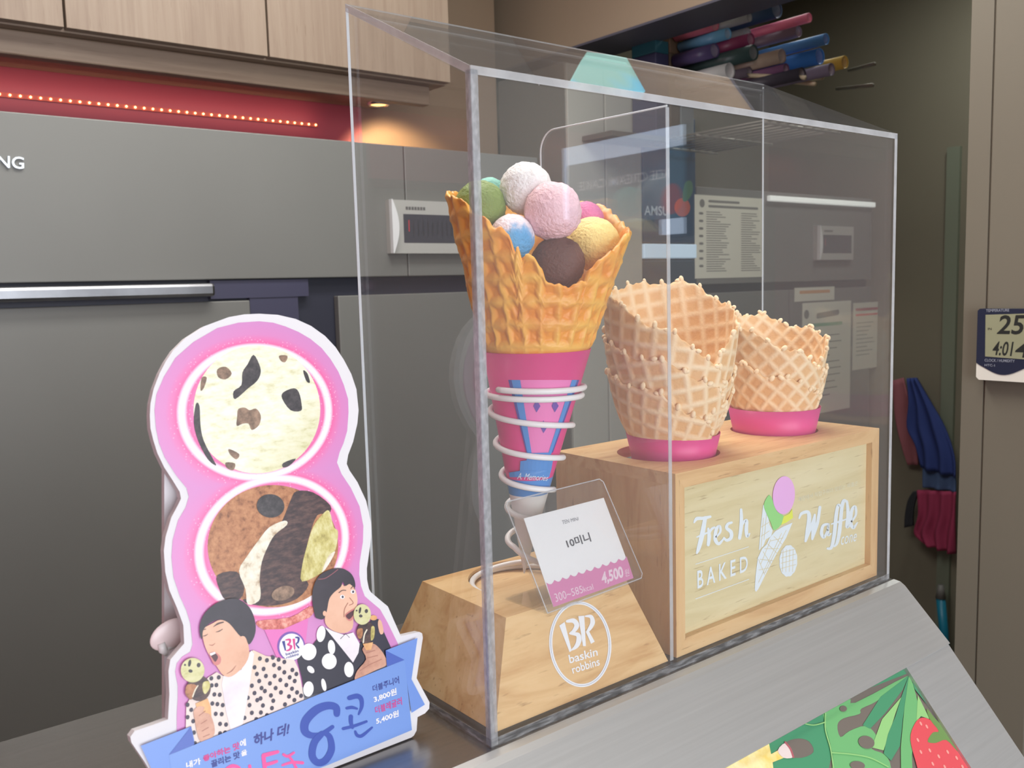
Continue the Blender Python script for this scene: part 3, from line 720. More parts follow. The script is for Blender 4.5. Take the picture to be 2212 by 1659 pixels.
for pts, m, l in [(Q((1440, 865), (1250, 1010), (1130, 1200), (1180, 1225), (1280, 1120), (1400, 960)), G1, 4),
                  (Q((1390, 1010), (1260, 1160), (1190, 1350), (1270, 1370), (1310, 1250), (1350, 1120)), G3, 5),
                  (Q((1440, 865), (1390, 1010), (1350, 1140), (1300, 1260), (1270, 1390), (1320, 1440), (1380, 1340), (1400, 1150)), G1, 6),
                  (Q((1440, 865), (1410, 1080), (1385, 1350), (1390, 1700), (1470, 1700), (1460, 1400), (1490, 1200), (1500, 1050), (1470, 930)), G2, 7),
                  (Q((1500, 1000), (1490, 1180), (1520, 1140), (1580, 1160)), G3, 8),
                  (Q((1450, 870), (1480, 960), (1560, 1060), (1640, 1180), (1690, 1215), (1560, 1020)), G1, 9)]:
    d.poly(pts, m, l)
for cx, cy, rx, ry, ro in ((1000, 1090, 24, 20, 0), (1155, 1315, 55, 42, 0.3), (1095, 1470, 50, 28, 0.1)): d.ell(*q(cx, cy), rx / 3.1, ry / 3.1, BG, 8, ro)
for l_ in (Q((880, 1120), (880, 1230), (915, 1360), (935, 1500)), Q((925, 1385), (1050, 1395), (1180, 1420), (1300, 1480)), Q((720, 1185), (800, 1200), (880, 1180))): d.stroke(l_, 2.6, G3, 9)
d.poly(Q((1480, 1190), (1530, 1150), (1600, 1175), (1660, 1240), (1640, 1290), (1740, 1310), (1830, 1400), (1880, 1490), (1940, 1700), (1540, 1700), (1500, 1500), (1450, 1300)), RED, 10, 4)
d.poly(Q((1560, 1090), (1620, 1160), (1700, 1240), (1800, 1340), (1840, 1440), (1760, 1370), (1690, 1300), (1620, 1320), (1565, 1310), (1600, 1250), (1640, 1240), (1580, 1160)), LEAF, 11, 3)
for x, y in ((1520, 1190), (1560, 1210), (1500, 1300), (1520, 1380), (1580, 1370), (1640, 1410), (1700, 1380), (1760, 1420), (1600, 1460), (1680, 1480), (1550, 1540), (1740, 1500), (1800, 1480)): d.ell(*q(x, y), 2.2, 5, SEED, 12, -0.5, 10)
d.poly(Q((190, 1490), (500, 1318), (515, 1395), (560, 1370), (600, 1420), (525, 1450), (530, 1490), (540, 1700), (60, 1700)), COR, 4)
d.poly(Q((560, 1370), (610, 1320), (650, 1370), (665, 1415), (600, 1420)), RIMP, 6, 3); d.stroke(Q((610, 1315), (645, 1360), (665, 1415)), 4, RIM, 7)
d.build('panel_print', pn)
# the leaf pattern goes on along the rest of the panel
d = Decal(lambda x, s_, e: fr2f(x, s_, 0.004 - 0.0002 - e))
rg = random.Random(5); cnt_ = 0
while cnt_ < 70:
    x = rg.uniform(-0.9, 0.40); s_ = rg.uniform(0.03, 0.27); w_ = rg.uniform(0.012, 0.022); l_ = rg.uniform(0.04, 0.075); a_ = rg.uniform(0, PI)
    lf = []
    for k in range(16):
        t = 2 * PI * k / 16; px_, py_ = l_ * math.cos(t) / 2, w_ * math.sin(t) / 2 * (1 + 0.4 * math.cos(t))
        lf.append((x + px_ * math.cos(a_) - py_ * math.sin(a_), min(0.295, max(0.0, s_ + px_ * math.sin(a_) + py_ * math.cos(a_)))))
    ok = True
    for p in lf:
        P = fr2f(p[0], p[1], 0.004) - CAM; vv = 829.5 - FPX * P.dot(UPV) / P.dot(FWD)
        if vv < 1725 or p[0] > 0.42: ok = False
    if ok:
        d.poly(lf, (G1, G2, G3)[cnt_ % 3], 1 + cnt_ * 0.3); cnt_ += 1
d.build('leaf_print', pn)

# ================================================================== acrylic display case
HF, HB, DP, WC, T = 0.4354, 0.5091, 0.1505, 0.5, 0.0045
case = thing('display_case', (0.25, 0.075, 0.0), 'clear acrylic display case with sloping lid standing on the steel counter', 'display case')
box('base_plate', (0.0, 0.0, 0.0), (WC, DP, 0.0055), CLEAR_H, case)
box('front_panel', (T, 0.0, 0.0055), (WC - T, T, HF - T), CLEAR, case)
def side(name, x0, x1, m):
    poly = [(T, 0.0055), (DP, 0.0055), (DP, HB - T - 0.001), (T, HF - T)]
    prism(name, poly, lambda a, b, dd: Vector((x0 + dd, a, b)), x1 - x0, m, case)
side('left_panel', 0.0, T, CLEAR); side('right_panel', WC - T, WC, CLEAR)
lidp = [(0.0, HF - T), (DP, HB - T), (DP, HB), (0.0, HF)]
prism('lid', [(0.0, HF - T + 0.0004), (DP, HB - T + 0.0004), (DP, HB), (0.0, HF)], lambda a, b, dd: Vector((dd, a, b)), WC, CLEAR, case)
# cut and glued edges; caught light is painted into the near-white ones
tube('edge', [(0.0020, 0.0020, 0.001), (0.0020, 0.0020, HF - 0.004)], 0.0022, EDGE_D, case, 6)
box('edge', (0.0, -0.0003, 0.001), (T + 0.0008, 0.0, HF - 0.002), EDGE_D, case)
box('edge', (-0.0003, 0.0, 0.001), (0.0, T + 0.0006, HF - 0.002), EDGE_D, case)
box('edge', (WC - T, -0.0003, 0.001), (WC, 0.0, HF - 0.001), EDGE, case)
box('edge', (0.0, -0.0003, HF - T - 0.0004), (WC, 0.0, HF + 0.0002), EDGE, case)
prism('edge', [(0.0, HF - T - 0.001), (DP, HB - T - 0.001), (DP, HB), (0.0, HF)], lambda a, b, dd: Vector((-0.0003 + dd, a, b)), 0.0003, EDGE, case)
box('edge', (0.0, DP, 0.002), (0.0022, DP + 0.0004, HB - 0.003), mat('painted_edge_light', (235, 243, 250), 0.3), case)
box('edge', (WC - 0.0022, DP, 0.002), (WC, DP + 0.0004, HB - 0.003), mat('painted_edge_light', (235, 243, 250), 0.3), case)
box('edge', (0.0, DP, HB - 0.0012), (WC, DP + 0.0004, HB), EDGE, case)
box('edge', (0.0, -0.0004, 0.0), (WC, 0.0, 0.0060), EDGE_B, case)
box('edge', (-0.0004, 0.0, 0.0), (0.0, DP, 0.0060), EDGE_B, case)
# divider with a rounded rear corner
XD = 0.1805
rc = 0.018; yb = 0.1490; zt = 0.4325
dv = [(T + 0.0005, 0.006), (yb, 0.006), (yb, zt - rc)] + [(yb - rc + rc * math.cos(k * PI / 16), zt - rc + rc * math.sin(k * PI / 16)) for k in range(1, 9)] + [(T + 0.0005, zt - 0.002)]
prism('divider', dv, lambda a, b, dd: Vector((XD + dd, a, b)), 0.003, CLEAR, case)
box('edge', (XD - 0.0002, T + 0.0001, 0.006), (XD + 0.0034, T + 0.0006, zt - 0.003), EDGE, case)
pts = [(XD + 0.0015, yb, 0.30)] + [(XD + 0.0015, a, b) for a, b in dv[2:-1]] + [(XD + 0.0015, T + 0.0005, zt - 0.002)]
tube('edge', pts, 0.0007, mat('painted_edge_light', (235, 243, 250), 0.3), case, 6)  # near-white colour stands for light caught by the divider edge

# ================================================================== wooden cone base
bx0, bx1, by0, by1, bz0 = 0.0080, 0.1795, 0.0062, 0.1495, 0.0057
tx0, tx1, ty0, ty1, tz = 0.0345, 0.1530, 0.0250, 0.1315, 0.0730
HC = (0.1000, 0.0850); HR = 0.0445
wb = thing('cone_pedestal', (0.094, 0.078, bz0), 'pine wood base with sloping sides and white emblem under the big cone', 'display base')
def circ(c, r, n=48): return [(c[0] + r * math.cos(2 * PI * k / n), c[1] + r * math.sin(2 * PI * k / n)) for k in range(n)]
outer = [(tx0, ty0), (tx1, ty0), (tx1, ty1), (tx0, ty1)]; hole = circ(HC, HR)
tr = tessellate_polygon([[Vector((p[0], p[1], 0)) for p in outer], [Vector((p[0], p[1], 0)) for p in hole]])
V = [(p[0], p[1], tz) for p in outer + hole]; F = [tuple(t) for t in tr]
o = len(V); V += [(bx0, by0, bz0), (bx1, by0, bz0), (bx1, by1, bz0), (bx0, by1, bz0)]
for i in range(4): F.append((o + i, o + (i + 1) % 4, (i + 1) % 4, i))
F.append((o + 3, o + 2, o + 1, o))
o2 = len(V); V += [(p[0], p[1], tz - 0.007) for p in hole]
for i in range(48): F.append((4 + i, 4 + (i + 1) % 48, o2 + (i + 1) % 48, o2 + i))
F.append(tuple(o2 + i for i in range(48)))
bm = bmesh.new(); bv = [bm.verts.new(v) for v in V]
for f in F: bm.faces.new([bv[k] for k in f])
ed = [e for e in bm.edges if all(v.index < 0 or True for v in e.verts) and all((abs(v.co.z - bz0) < 1e-6) or (abs(v.co.z - tz) < 1e-6 and (v.co.xy - Vector(HC)).length > HR + 0.002) for v in e.verts) and len(e.link_faces) == 2 and e.link_faces[0].normal.angle(e.link_faces[1].normal, 0) > 0.2]
bmesh.ops.recalc_face_normals(bm, faces=bm.faces)
link('block', bm_me(bm), PINE, wb)
FN = Vector((0, -(tz - bz0), (ty0 - by0))).normalized(); FP = Vector((0, by0, bz0))
d = Decal(lambda u, v, e: hitp(u, v, FP + FN * (0.00015 + e), FN))
def q1(x, y): return (860 + x / 3.456, 1180 + y / 3.456)
def Q1(*a): return [q1(*p) for p in a]
EMB = mat('emblem_white', (240, 242, 246), 0.5); EMBL = mat('emblem_line', (150, 160, 190), 0.5)
c = q1(1360, 731); K = 3.456
d.ring(*c, 220 / K, 309 / K, 24 / K, EMB, 1, -0.07, 72); d.ring(*c, 220 / K, 309 / K, 2.6 / K, EMBL, 2, -0.07, 72)
d.poly(Q1((1203, 592), (1243, 565), (1296, 780), (1280, 790)), EMB, 1)
d.stroke(Q1((1262, 560), (1310, 556), (1334, 590), (1312, 632), (1282, 650)), [20 / K, 36 / K, 38 / K, 28 / K, 12 / K], EMB, 1)
d.stroke(Q1((1284, 652), (1340, 660), (1350, 700), (1332, 745), (1300, 772)), [12 / K, 34 / K, 40 / K, 32 / K, 12 / K], EMB, 1)
d.poly(Q1((1345, 522), (1390, 518), (1402, 745), (1380, 746)), EMB, 1)
d.stroke(Q1((1398, 522), (1440, 526), (1452, 570), (1430, 615), (1408, 640)), [10 / K, 28 / K, 36 / K, 28 / K, 12 / K], EMB, 1)
d.poly(Q1((1402, 640), (1424, 632), (1468, 712), (1440, 728)), EMB, 1)
d.text('baskin', Q1((1270, 812), (1484, 755), (1492, 815), (1282, 876)), EMB, 1, 0.014)
d.text('robbins', Q1((1290, 894), (1498, 828), (1508, 888), (1306, 952)), EMB, 1, 0.014)
d.build('emblem', wb, 'white printed oval emblem')

# ================================================================== spiral wire stand
AX0, AY0, AZ0, ATI = 0.0938, 0.0775, 0.0770, 0.106
def axc(z): return Vector((AX0 + ATI * (z - AZ0), AY0, z))
def rs(z): return 0.2345 * (z - AZ0)
def rw(z): return 0.0414 + 0.301 * (z - 0.2525)
pts = []
WR = 0.0023
a = 1.9
n0 = 44
for k in range(n0 + 1):
    t = k / n0; an = a - t * 2 * PI * 1.02
    pts.append(Vector((HC[0] + (HR - WR - 0.0006) * math.cos(an), HC[1] + (HR - WR - 0.0006) * math.sin(an), tz - 0.0046 + 0.001 * t)))
an0 = an; n1 = 40
for k in range(1, n1 + 1):
    t = k / n1; an = an0 - t * 2 * PI * 0.75
    s = t * t * (3 - 2 * t); z = tz - 0.0036 + 0.0336 * t ** 1.3
    r = (HR - WR - 0.0006) * (1 - s) + 0.0145 * s
    cx = HC[0] * (1 - s) + axc(z).x * s; cy = HC[1] * (1 - s) + AY0 * s
    pts.append(Vector((cx + r * math.cos(an), cy + r * math.sin(an), z)))
an1 = an; z1_ = z; turns = 4.55; n2 = 200
for k in range(1, n2 + 1):
    t = k / n2; an = an1 - t * 2 * PI * turns; z = z1_ + (0.2165 - z1_) * t
    r = max(0.0145, rs(z) + WR + 0.0012); cc = axc(z)
    pts.append(Vector((cc.x + r * math.cos(an), cc.y + r * math.sin(an), z)))
an2 = an; n3 = 72
for k in range(1, n3 + 1):
    t = k / n3; an = an2 - t * 2 * PI * 1.468; z = 0.2165 + 0.0090 * t
    r = rs(z) + WR + 0.0016; cc = axc(z)
    pts.append(Vector((cc.x + r * math.cos(an), cc.y + r * math.sin(an), z)))
ws = thing('wire_spiral_stand', (HC[0], HC[1], tz - 0.007), 'white coated wire spiral holding the big cone upright in its base', 'wire stand')
tube('coil', pts, WR, mat('white_wire_coating', (240, 238, 238), 0.35), ws, 10)
for k, (pa, pb) in enumerate(((pts[1], pts[0]), (pts[-2], pts[-1]))):
    dr_ = (pb - pa).normalized()
    tube('cut_end', [pb, pb + dr_ * 0.0012], WR * 0.8, mat('cut_wire_end', (190, 186, 180), 0.4), ws, 8)

# ================================================================== giant cone
def cone_hit(u, v, rf, back=False):
    dd = ray(u, v); prev = None; best = None; bt = 0; cross = []
    for k in range(900):
        t = 0.35 + k * 0.0009; P = CAM + dd * t; c_ = axc(P.z)
        f = math.hypot(P.x - c_.x, P.y - c_.y) - rf(P.z)
        if prev is not None and (prev > 0) != (f > 0): cross.append(t - 0.0009 * f / (f - prev))
        if best is None or f < best: best = f; bt = t
        prev = f
    if not cross: t = bt
    else: t = cross[-1] if back else cross[0]
    return CAM + dd * t
gc = thing('giant_cone', axc(0.08), 'large orange waffle cone display model in a pink paper sleeve held by the spiral', 'waffle cone')
rimF = [(947, 417), (968, 424), (984, 426), (999, 437), (1011, 455), (1033, 466), (1051, 475), (1058, 489), (1078, 491), (1097, 507), (1115, 529), (1113, 552), (1126, 562), (1134, 548), (1153, 554), (1171, 581), (1178, 606), (1200, 613), (1228, 620), (1244, 613), (1270, 606), (1276, 583), (1307, 556), (1343, 529), (1357, 508)]
rimB = [(1356, 490), (1336, 468), (1307, 443), (1284, 441), (1252, 435), (995, 413), (975, 415), (959, 413)]
tab = []
for L_, bk in ((rimF, False), (rimB, True)):
    for u, v in L_:
        P = cone_hit(u, v, rw, bk); c_ = axc(P.z)
        tab.append((math.atan2(P.y - c_.y, P.x - c_.x), P.z))
tab.sort()
ta_ = np.array([t[0] for t in tab]); tz_ = np.array([t[1] for t in tab])
ta_ = np.concatenate([ta_[-3:] - 2 * PI, ta_, ta_[:3] + 2 * PI]); tz_ = np.concatenate([tz_[-3:], tz_, tz_[:3]])
NT, NZ = 420, 110; zb = 0.2440
th = np.linspace(-PI, PI, NT, endpoint=False)
rim = np.interp(th, ta_, tz_)
rim = rim + 0.0007 * np.sin(th * 31 + 2 * np.sin(5 * th)) + 0.0004 * np.sin(th * 61)
def ribf(x, w):
    f = np.abs(x - np.round(x)); return np.clip(1 - f / w, 0, 1) ** 0.6
V = []; rib = []
nz = np.array([[mnoise.noise(Vector((math.cos(a) * 4, math.sin(a) * 4, j * 0.09))) for a in th] for j in range(NZ + 1)])
nz2 = np.array([[mnoise.noise(Vector((math.cos(a) * 14, math.sin(a) * 14, j * 0.28 + 9))) for a in th] for j in range(NZ + 1)])
for side_ in (0, 1):
    for j in range(NZ + 1):
        t = j / NZ; z = zb + (rim - zb) * t
        cnt = th / (2 * PI) * 23 + 0.12 * nz[j] + 0.004 * j
        hz = (z - 0.2525) / 0.0165 + 0.30 * np.sin(th * 1.0 + 1.0) + 0.12 * nz[j]
        h = np.maximum(ribf(cnt, 0.27), ribf(hz, 0.30)); fd = np.clip((z - 0.2530) / 0.006, 0, 1) * np.clip((rim - z) / 0.004 + 0.35, 0, 1); sk = np.clip((0.2545 - z) / 0.002, 0, 1) * 0.0012
        r = 0.0414 + 0.301 * (z - 0.2525) + (0.0024 * (h - 0.7) + 0.0014 * nz[j] + 0.0003 * nz2[j]) * fd - sk
        if side_: r = r - 0.0052 + 0.0012 * (1 - h)
        edge = max(0, (t - 0.965) / 0.035)
        if side_: r = r + 0.0017 * edge ** 2
        else: r = r - 0.0014 * edge ** 2
        X_ = AX0 + ATI * (z - AZ0) + r * np.cos(th); Y_ = AY0 + r * np.sin(th)
        V += list(zip(X_.tolist(), Y_.tolist(), z.tolist())); rib += h.tolist()
F = []
o = NT * (NZ + 1)
for j in range(NZ):
    for i in range(NT):
        a = j * NT + i; b = j * NT + (i + 1) % NT
        F.append((a, b, b + NT, a + NT)); F.append((o + b, o + a, o + a + NT, o + b + NT))
for i in range(NT):
    a = NZ * NT + i; b = NZ * NT + (i + 1) % NT
    F.append((a, b, o + b, o + a))
me = pyd(V, F, 'waffle')
at = me.attributes.new('rib', 'FLOAT', 'POINT'); at.data.foreach_set('value', rib)
def waffle_mat(name, cell, ridge, patch, psc, rough=0.4, bump=0.4, fac=0.6):
    m = bpy.data.materials.new(name); m.use_nodes = True; nt = m.node_tree; b = nt.nodes['Principled BSDF']
    at_ = nt.nodes.new('ShaderNodeAttribute'); at_.attribute_name = 'rib'
    m1 = nt.nodes.new('ShaderNodeMix'); m1.data_type = 'RGBA'; m1.inputs[6].default_value = lin(cell); m1.inputs[7].default_value = lin(ridge)
    nt.links.new(at_.outputs['Fac'], m1.inputs[0])
    tc = nt.nodes.new('ShaderNodeTexCoord')
    n = nt.nodes.new('ShaderNodeTexNoise'); n.inputs['Scale'].default_value = psc; n.inputs['Detail'].default_value = 3; nt.links.new(tc.outputs['Object'], n.inputs['Vector'])
    r = nt.nodes.new('ShaderNodeValToRGB'); r.color_ramp.elements[0].position = 0.48; r.color_ramp.elements[1].position = 0.72
    r.color_ramp.elements[1].color = (fac, fac, fac, 1)
    nt.links.new(n.outputs['Fac'], r.inputs[0])
    m2 = nt.nodes.new('ShaderNodeMix'); m2.data_type = 'RGBA'; m2.inputs[7].default_value = lin(patch)
    nt.links.new(r.outputs[0], m2.inputs[0]); nt.links.new(m1.outputs[2], m2.inputs[6]); nt.links.new(m2.outputs[2], b.inputs['Base Color'])
    b.inputs['Roughness'].default_value = rough
    n2 = nt.nodes.new('ShaderNodeTexNoise'); n2.inputs['Scale'].default_value = 420; n2.inputs['Detail'].default_value = 3; nt.links.new(tc.outputs['Object'], n2.inputs['Vector'])
    bp = nt.nodes.new('ShaderNodeBump'); bp.inputs['Strength'].default_value = bump; bp.inputs['Distance'].default_value = 0.0008
    nt.links.new(n2.outputs['Fac'], bp.inputs['Height']); nt.links.new(bp.outputs[0], b.inputs['Normal'])
    MATS[name] = m
    return m
link('waffle_shell', me, waffle_mat('orange_waffle', (240, 158, 44), (248, 190, 84), (230, 124, 40), 30, 0.42, 0.3, 0.5), gc, True)
PK = mat('pink_sleeve', (226, 62, 138), 0.35)
def axlathe(name, prof, m, parent, n=72):
    V = []; F = []
    for r, z in prof:
        c_ = axc(z)
        for k in range(n):
            a = 2 * PI * k / n; V.append((c_.x + r * math.cos(a), c_.y + r * math.sin(a), z))
    for i in range(len(prof) - 1):
        for k in range(n): F.append((i * n + k, i * n + (k + 1) % n, (i + 1) * n + (k + 1) % n, (i + 1) * n + k))
    return link(name, pyd(V, F, name), m, parent, True)
sl = axlathe('paper_sleeve', [(rs(0.155), 0.155), (rs(0.2525) + 0.0006, 0.2525), (rs(0.2525) - 0.0004, 0.2525), (rs(0.245) - 0.0008, 0.245)], PK, gc); sub(sl)
axlathe('sleeve_band', [(rs(0.1422) + 0.0001, 0.1422), (rs(0.1550) + 0.0001, 0.1550)], mat('sleeve_blue', (78, 142, 212), 0.35), gc)
axlathe('white_tip', [(0.0005, 0.079), (rs(0.084), 0.084), (rs(0.1422), 0.1422)], mat('white_tip_paper', (238, 236, 236), 0.5), gc)
class ConeDecal(Decal):
    def raw(self, V, F, m, lay):
        bm = bmesh.new(); bv = [bm.verts.new((p[0], p[1], 0)) for p in V]
        for f in F:
            try: bm.faces.new([bv[k] for k in f])
            except ValueError: pass
        for it in range(5):
            if max(e.calc_length() for e in bm.edges) < 14: break
            bmesh.ops.subdivide_edges(bm, edges=list(bm.edges), cuts=1, use_grid_fill=True)
        bm.verts.index_update()
        o = len(self.V); i = self.mi(m)
        for v in bm.verts: self.V.append(cone_hit(v.co.x, v.co.y, lambda z, L_=lay * 0.00015 + 0.0008: rs(z) + L_))
        for f in bm.faces: self.F.append(tuple(o + v.index for v in f.verts)); self.MI.append(i)
        bm.free()
d = ConeDecal(None)
def q7(x, y): return (960 + x / 3.19, 780 + y / 3.19)
def Q7(*a): return [q7(*p) for p in a]
SB = MATS['sleeve_blue']; SN = mat('sleeve_navy', (74, 70, 158), 0.35); SP = mat('sleeve_light_pink', (236, 128, 190), 0.35); SD = mat('sleeve_purple', (110, 76, 168), 0.35)
d.poly(Q7((505, 130), (893, 130), (717, 640), (600, 640)), SP, 1)
d.poly(Q7((440, 130), (510, 130), (600, 640), (568, 640)), SN, 2); d.poly(Q7((462, 130), (522, 130), (602, 640), (574, 640)), SB, 3)
d.poly(Q7((880, 130), (930, 130), (748, 630), (715, 640)), SN, 2); d.poly(Q7((880, 130), (915, 130), (736, 640), (715, 640)), SB, 3)
for x, y in ((637, 310), (763, 309), (685, 453)): d.poly(Q7((x - 2, y - 44), (x + 25, y), (x - 2, y + 44), (x - 24, y)), SD, 4)
d.poly(Q7((570, 635), (735, 630), (732, 685), (748, 686), (738, 745), (722, 800), (560, 800), (450, 800), (445, 768), (520, 756), (524, 690), (566, 684)), SB, 5)
d.text('A. Memories', Q7((502, 768), (716, 786), (714, 826), (500, 814)), mat('sleeve_script', (214, 232, 246), 0.4), 6, 0.0, 0.45)
d.build('sleeve_print', sl)

# ------------------------------------------------------------------ scoops
def scoop(u, v, rp, Y, c, label, c2=None, sq=1.0, seed=0, split=None):
    P = hit(u, v, 1, Y); r = rp * depth(P) / FPX
    bm = bmesh.new(); bmesh.ops.create_icosphere(bm, subdivisions=5, radius=r)
    for w in bm.verts:
        n_ = w.co.normalized(); s = Vector((seed * 3.1, seed * 1.7, 0))
        k = 0.030 * mnoise.noise(n_ * 2.2 + s) + 0.028 * mnoise.noise(n_ * 7 + s) + 0.020 * mnoise.noise(Vector((n_.x * 9, n_.y * 9, n_.z * 26)) + s) + 0.012 * mnoise.noise(n_ * 30 + s)
        if n_.z < -0.35: k += 0.05 * max(0, mnoise.noise(n_ * 8 + s)) 
        w.co = n_ * r * (1 + k); w.co.z *= sq
    bmesh.ops.translate(bm, verts=bm.verts, vec=P)
    nm = 'scoop_%d' % seed
    m = mat(nm, c, 0.6, bump=0.7, bscale=520, var=0.05, vscale=160)
    if split:
        nt = m.node_tree; b = nt.nodes['Principled BSDF']; tc = nt.nodes.new('ShaderNodeTexCoord')
        sv = nt.nodes.new('ShaderNodeVectorMath'); sv.operation = 'SUBTRACT'; sv.inputs[1].default_value = hit(split[0], split[1], 1, Y - 0.013)
        nt.links.new(tc.outputs['Object'], sv.inputs[0])
        ln = nt.nodes.new('ShaderNodeVectorMath'); ln.operation = 'LENGTH'; nt.links.new(sv.outputs[0], ln.inputs[0])
        nn = nt.nodes.new('ShaderNodeTexNoise'); nn.inputs['Scale'].default_value = 180; nt.links.new(tc.outputs['Object'], nn.inputs['Vector'])
        ad = nt.nodes.new('ShaderNodeMath'); ad.operation = 'MULTIPLY_ADD'; ad.inputs[1].default_value = 0.010; nt.links.new(nn.outputs['Fac'], ad.inputs[0]); nt.links.new(ln.outputs['Value'], ad.inputs[2])
        rp_ = nt.nodes.new('ShaderNodeValToRGB'); rp_.color_ramp.elements[0].position = split[2]; rp_.color_ramp.elements[0].color = lin(split[3]); rp_.color_ramp.elements[1].position = split[2] + 0.0035; rp_.color_ramp.elements[1].color = lin(c)
        nt.links.new(ad.outputs[0], rp_.inputs[0]); nt.links.new(rp_.outputs[0], b.inputs['Base Color'])
    o = link('ice_cream_scoop', bm_me(bm), m, None, True)
    return tag(o, label, 'ice cream', 'scoops piled in the giant cone')
scoop(1205, 568, 58, 0.0540, (104, 64, 56), 'dark chocolate brown ice cream scoop at the low front of the giant cone', seed=1)
scoop(1281, 526, 57, 0.0600, (254, 230, 148), 'pale yellow ice cream scoop in the giant cone', seed=2)
scoop(1194, 456, 62, 0.0530, (250, 208, 218), 'large pale pink ice cream scoop at the front of the pile', seed=3)
scoop(1106, 512, 49, 0.0680, (244, 232, 240), 'white ice cream scoop with a blue swirl inside the cone rim', seed=4, split=(1120, 536, 0.0190, (96, 172, 228)))
scoop(1136, 407, 56, 0.0790, (246, 244, 244), 'pure white ice cream scoop on top of the pile', seed=5)
scoop(1038, 446, 55, 0.0960, (126, 148, 72), 'moss green ice cream scoop near the left rim of the cone', seed=6)
scoop(1058, 420, 36, 0.1200, (134, 206, 190), 'mint turquoise ice cream scoop behind the moss green one', seed=7)
scoop(1266, 474, 38, 0.0870, (238, 128, 178), 'hot pink ice cream scoop tucked behind the pale pink one', seed=8)
scoop(1228, 522, 34, 0.0830, (92, 60, 72), 'small plum coloured ice cream scoop deep between yellow and pale pink', seed=9)

# ------------------------------------------------------------------ price card holder
b0 = Vector((0.0595, 0.0098, 0.0742)); b1 = Vector((0.1644, 0.0174, 0.0742))
ex = (b1 - b0).normalized(); bk = Vector((0, 0, 1)).cross(ex); lean = math.radians(30)
vy = Vector((0, 0, 1)) * math.cos(lean) + bk * math.sin(lean); nn_ = ex.cross(vy)
ph = thing('price_holder', b0, 'small clear acrylic L shaped card holder leaning back on the pine base', 'card holder')
TAGM = thin_clear('holder_acrylic', 0.045, (0.985, 0.985, 0.98), haze=0.015)
fq = lambda a, b, dd: b0 + ex * a + vy * b - nn_ * dd
wT, hT = 0.1055, 0.0835
rr = 0.003
rnd = [(0, 0), (wT - rr, 0), (wT, rr), (wT, hT - rr), (wT - rr, hT), (rr, hT), (0, hT - rr)]
prism('front_sheet', rnd, fq, 0.0012, TAGM, ph)
prism('back_sheet', rnd, lambda a, b, dd: fq(a, b, dd + 0.0022), 0.0012, TAGM, ph)
prism('foot', [(0, -0.0008), (wT, -0.0008), (wT, 0.044), (0, 0.044)], lambda a, b, dd: b0 + ex * a + bk * b - Vector((0, 0, dd * 1.0)) , 0.0011, TAGM, ph)
tube('edge', [fq(0, 0, 0), fq(0, hT - rr, 0), fq(rr, hT, 0), fq(wT - rr, hT, 0), fq(wT, hT - rr, 0), fq(wT, rr, 0), fq(wT - rr, 0, 0)], 0.0005, EDGE, ph, 6, True)
pc = thing('price_card', b0 + vy * 0.01, 'white price card with pink scalloped band inside the acrylic holder', 'price card')
cp = lambda u, v, e: hitp(u, v, b0 - nn_ * (0.0017 - e), nn_)
def qt(x, y): return (960 + x / 5.027, 1000 + y / 5.027)
def QT(*a): return [qt(*p) for p in a]
cq = [cp(*p, 0) for p in QT((862, 603), (1730, 378), (2055, 1250), (1185, 1565))]
V = cq + [p - nn_ * 0.0003 for p in cq]
cb = link('card', pyd(V, [(0, 1, 2, 3), (7, 6, 5, 4), (0, 4, 5, 1), (1, 5, 6, 2), (2, 6, 7, 3), (3, 7, 4, 0)]), mat('card_white', (250, 251, 255), 0.6), pc)
d = Decal(lambda u, v, e: cp(u, v, 0.0001 + e), 0.00006)
sc = []
A_, B_ = (1108, 1300), (1978, 1012)
for k in range(10):
    for j in range(6):
        t = (k + j / 6.0) / 10; s = math.sin(PI * j / 6) * 32
        sc.append((A_[0] + (B_[0] - A_[0]) * t + s * 0.25, A_[1] + (B_[1] - A_[1]) * t + s))
d.poly(Q_ := QT(*([(1095 + 12, 1300)] + sc + [(1978, 1012), (2055, 1250), (1185, 1565)])), mat('card_pink', (226, 138, 190), 0.6), 1)
CINK = mat('card_ink', (74, 78, 90), 0.6); CG = mat('card_grey_ink', (140, 144, 154), 0.6); CW = mat('card_pale_ink', (246, 222, 238), 0.6)
d.text('TEN MINI', QT((1275, 626), (1452, 586), (1457, 622), (1284, 668)), CG, 2, 0.0)
d.text('10미니', QT((1312, 832), (1568, 752), (1598, 852), (1344, 926)), CINK, 2, 0.02)
d.text('300~585', QT((1188, 1422), (1490, 1330), (1510, 1408), (1212, 1512)), CW, 2, 0.0)
d.text('kcal', QT((1500, 1345), (1606, 1312), (1622, 1370), (1516, 1402)), CW, 2, 0.0)
d.text('4,500', QT((1700, 1192), (1928, 1115), (1955, 1262), (1716, 1338)), CW, 2, 0.035)
d.text('원', QT((1955, 1162), (2000, 1146), (2012, 1224), (1964, 1236)), CW, 2, 0.0)
d.build('card_print', pc)

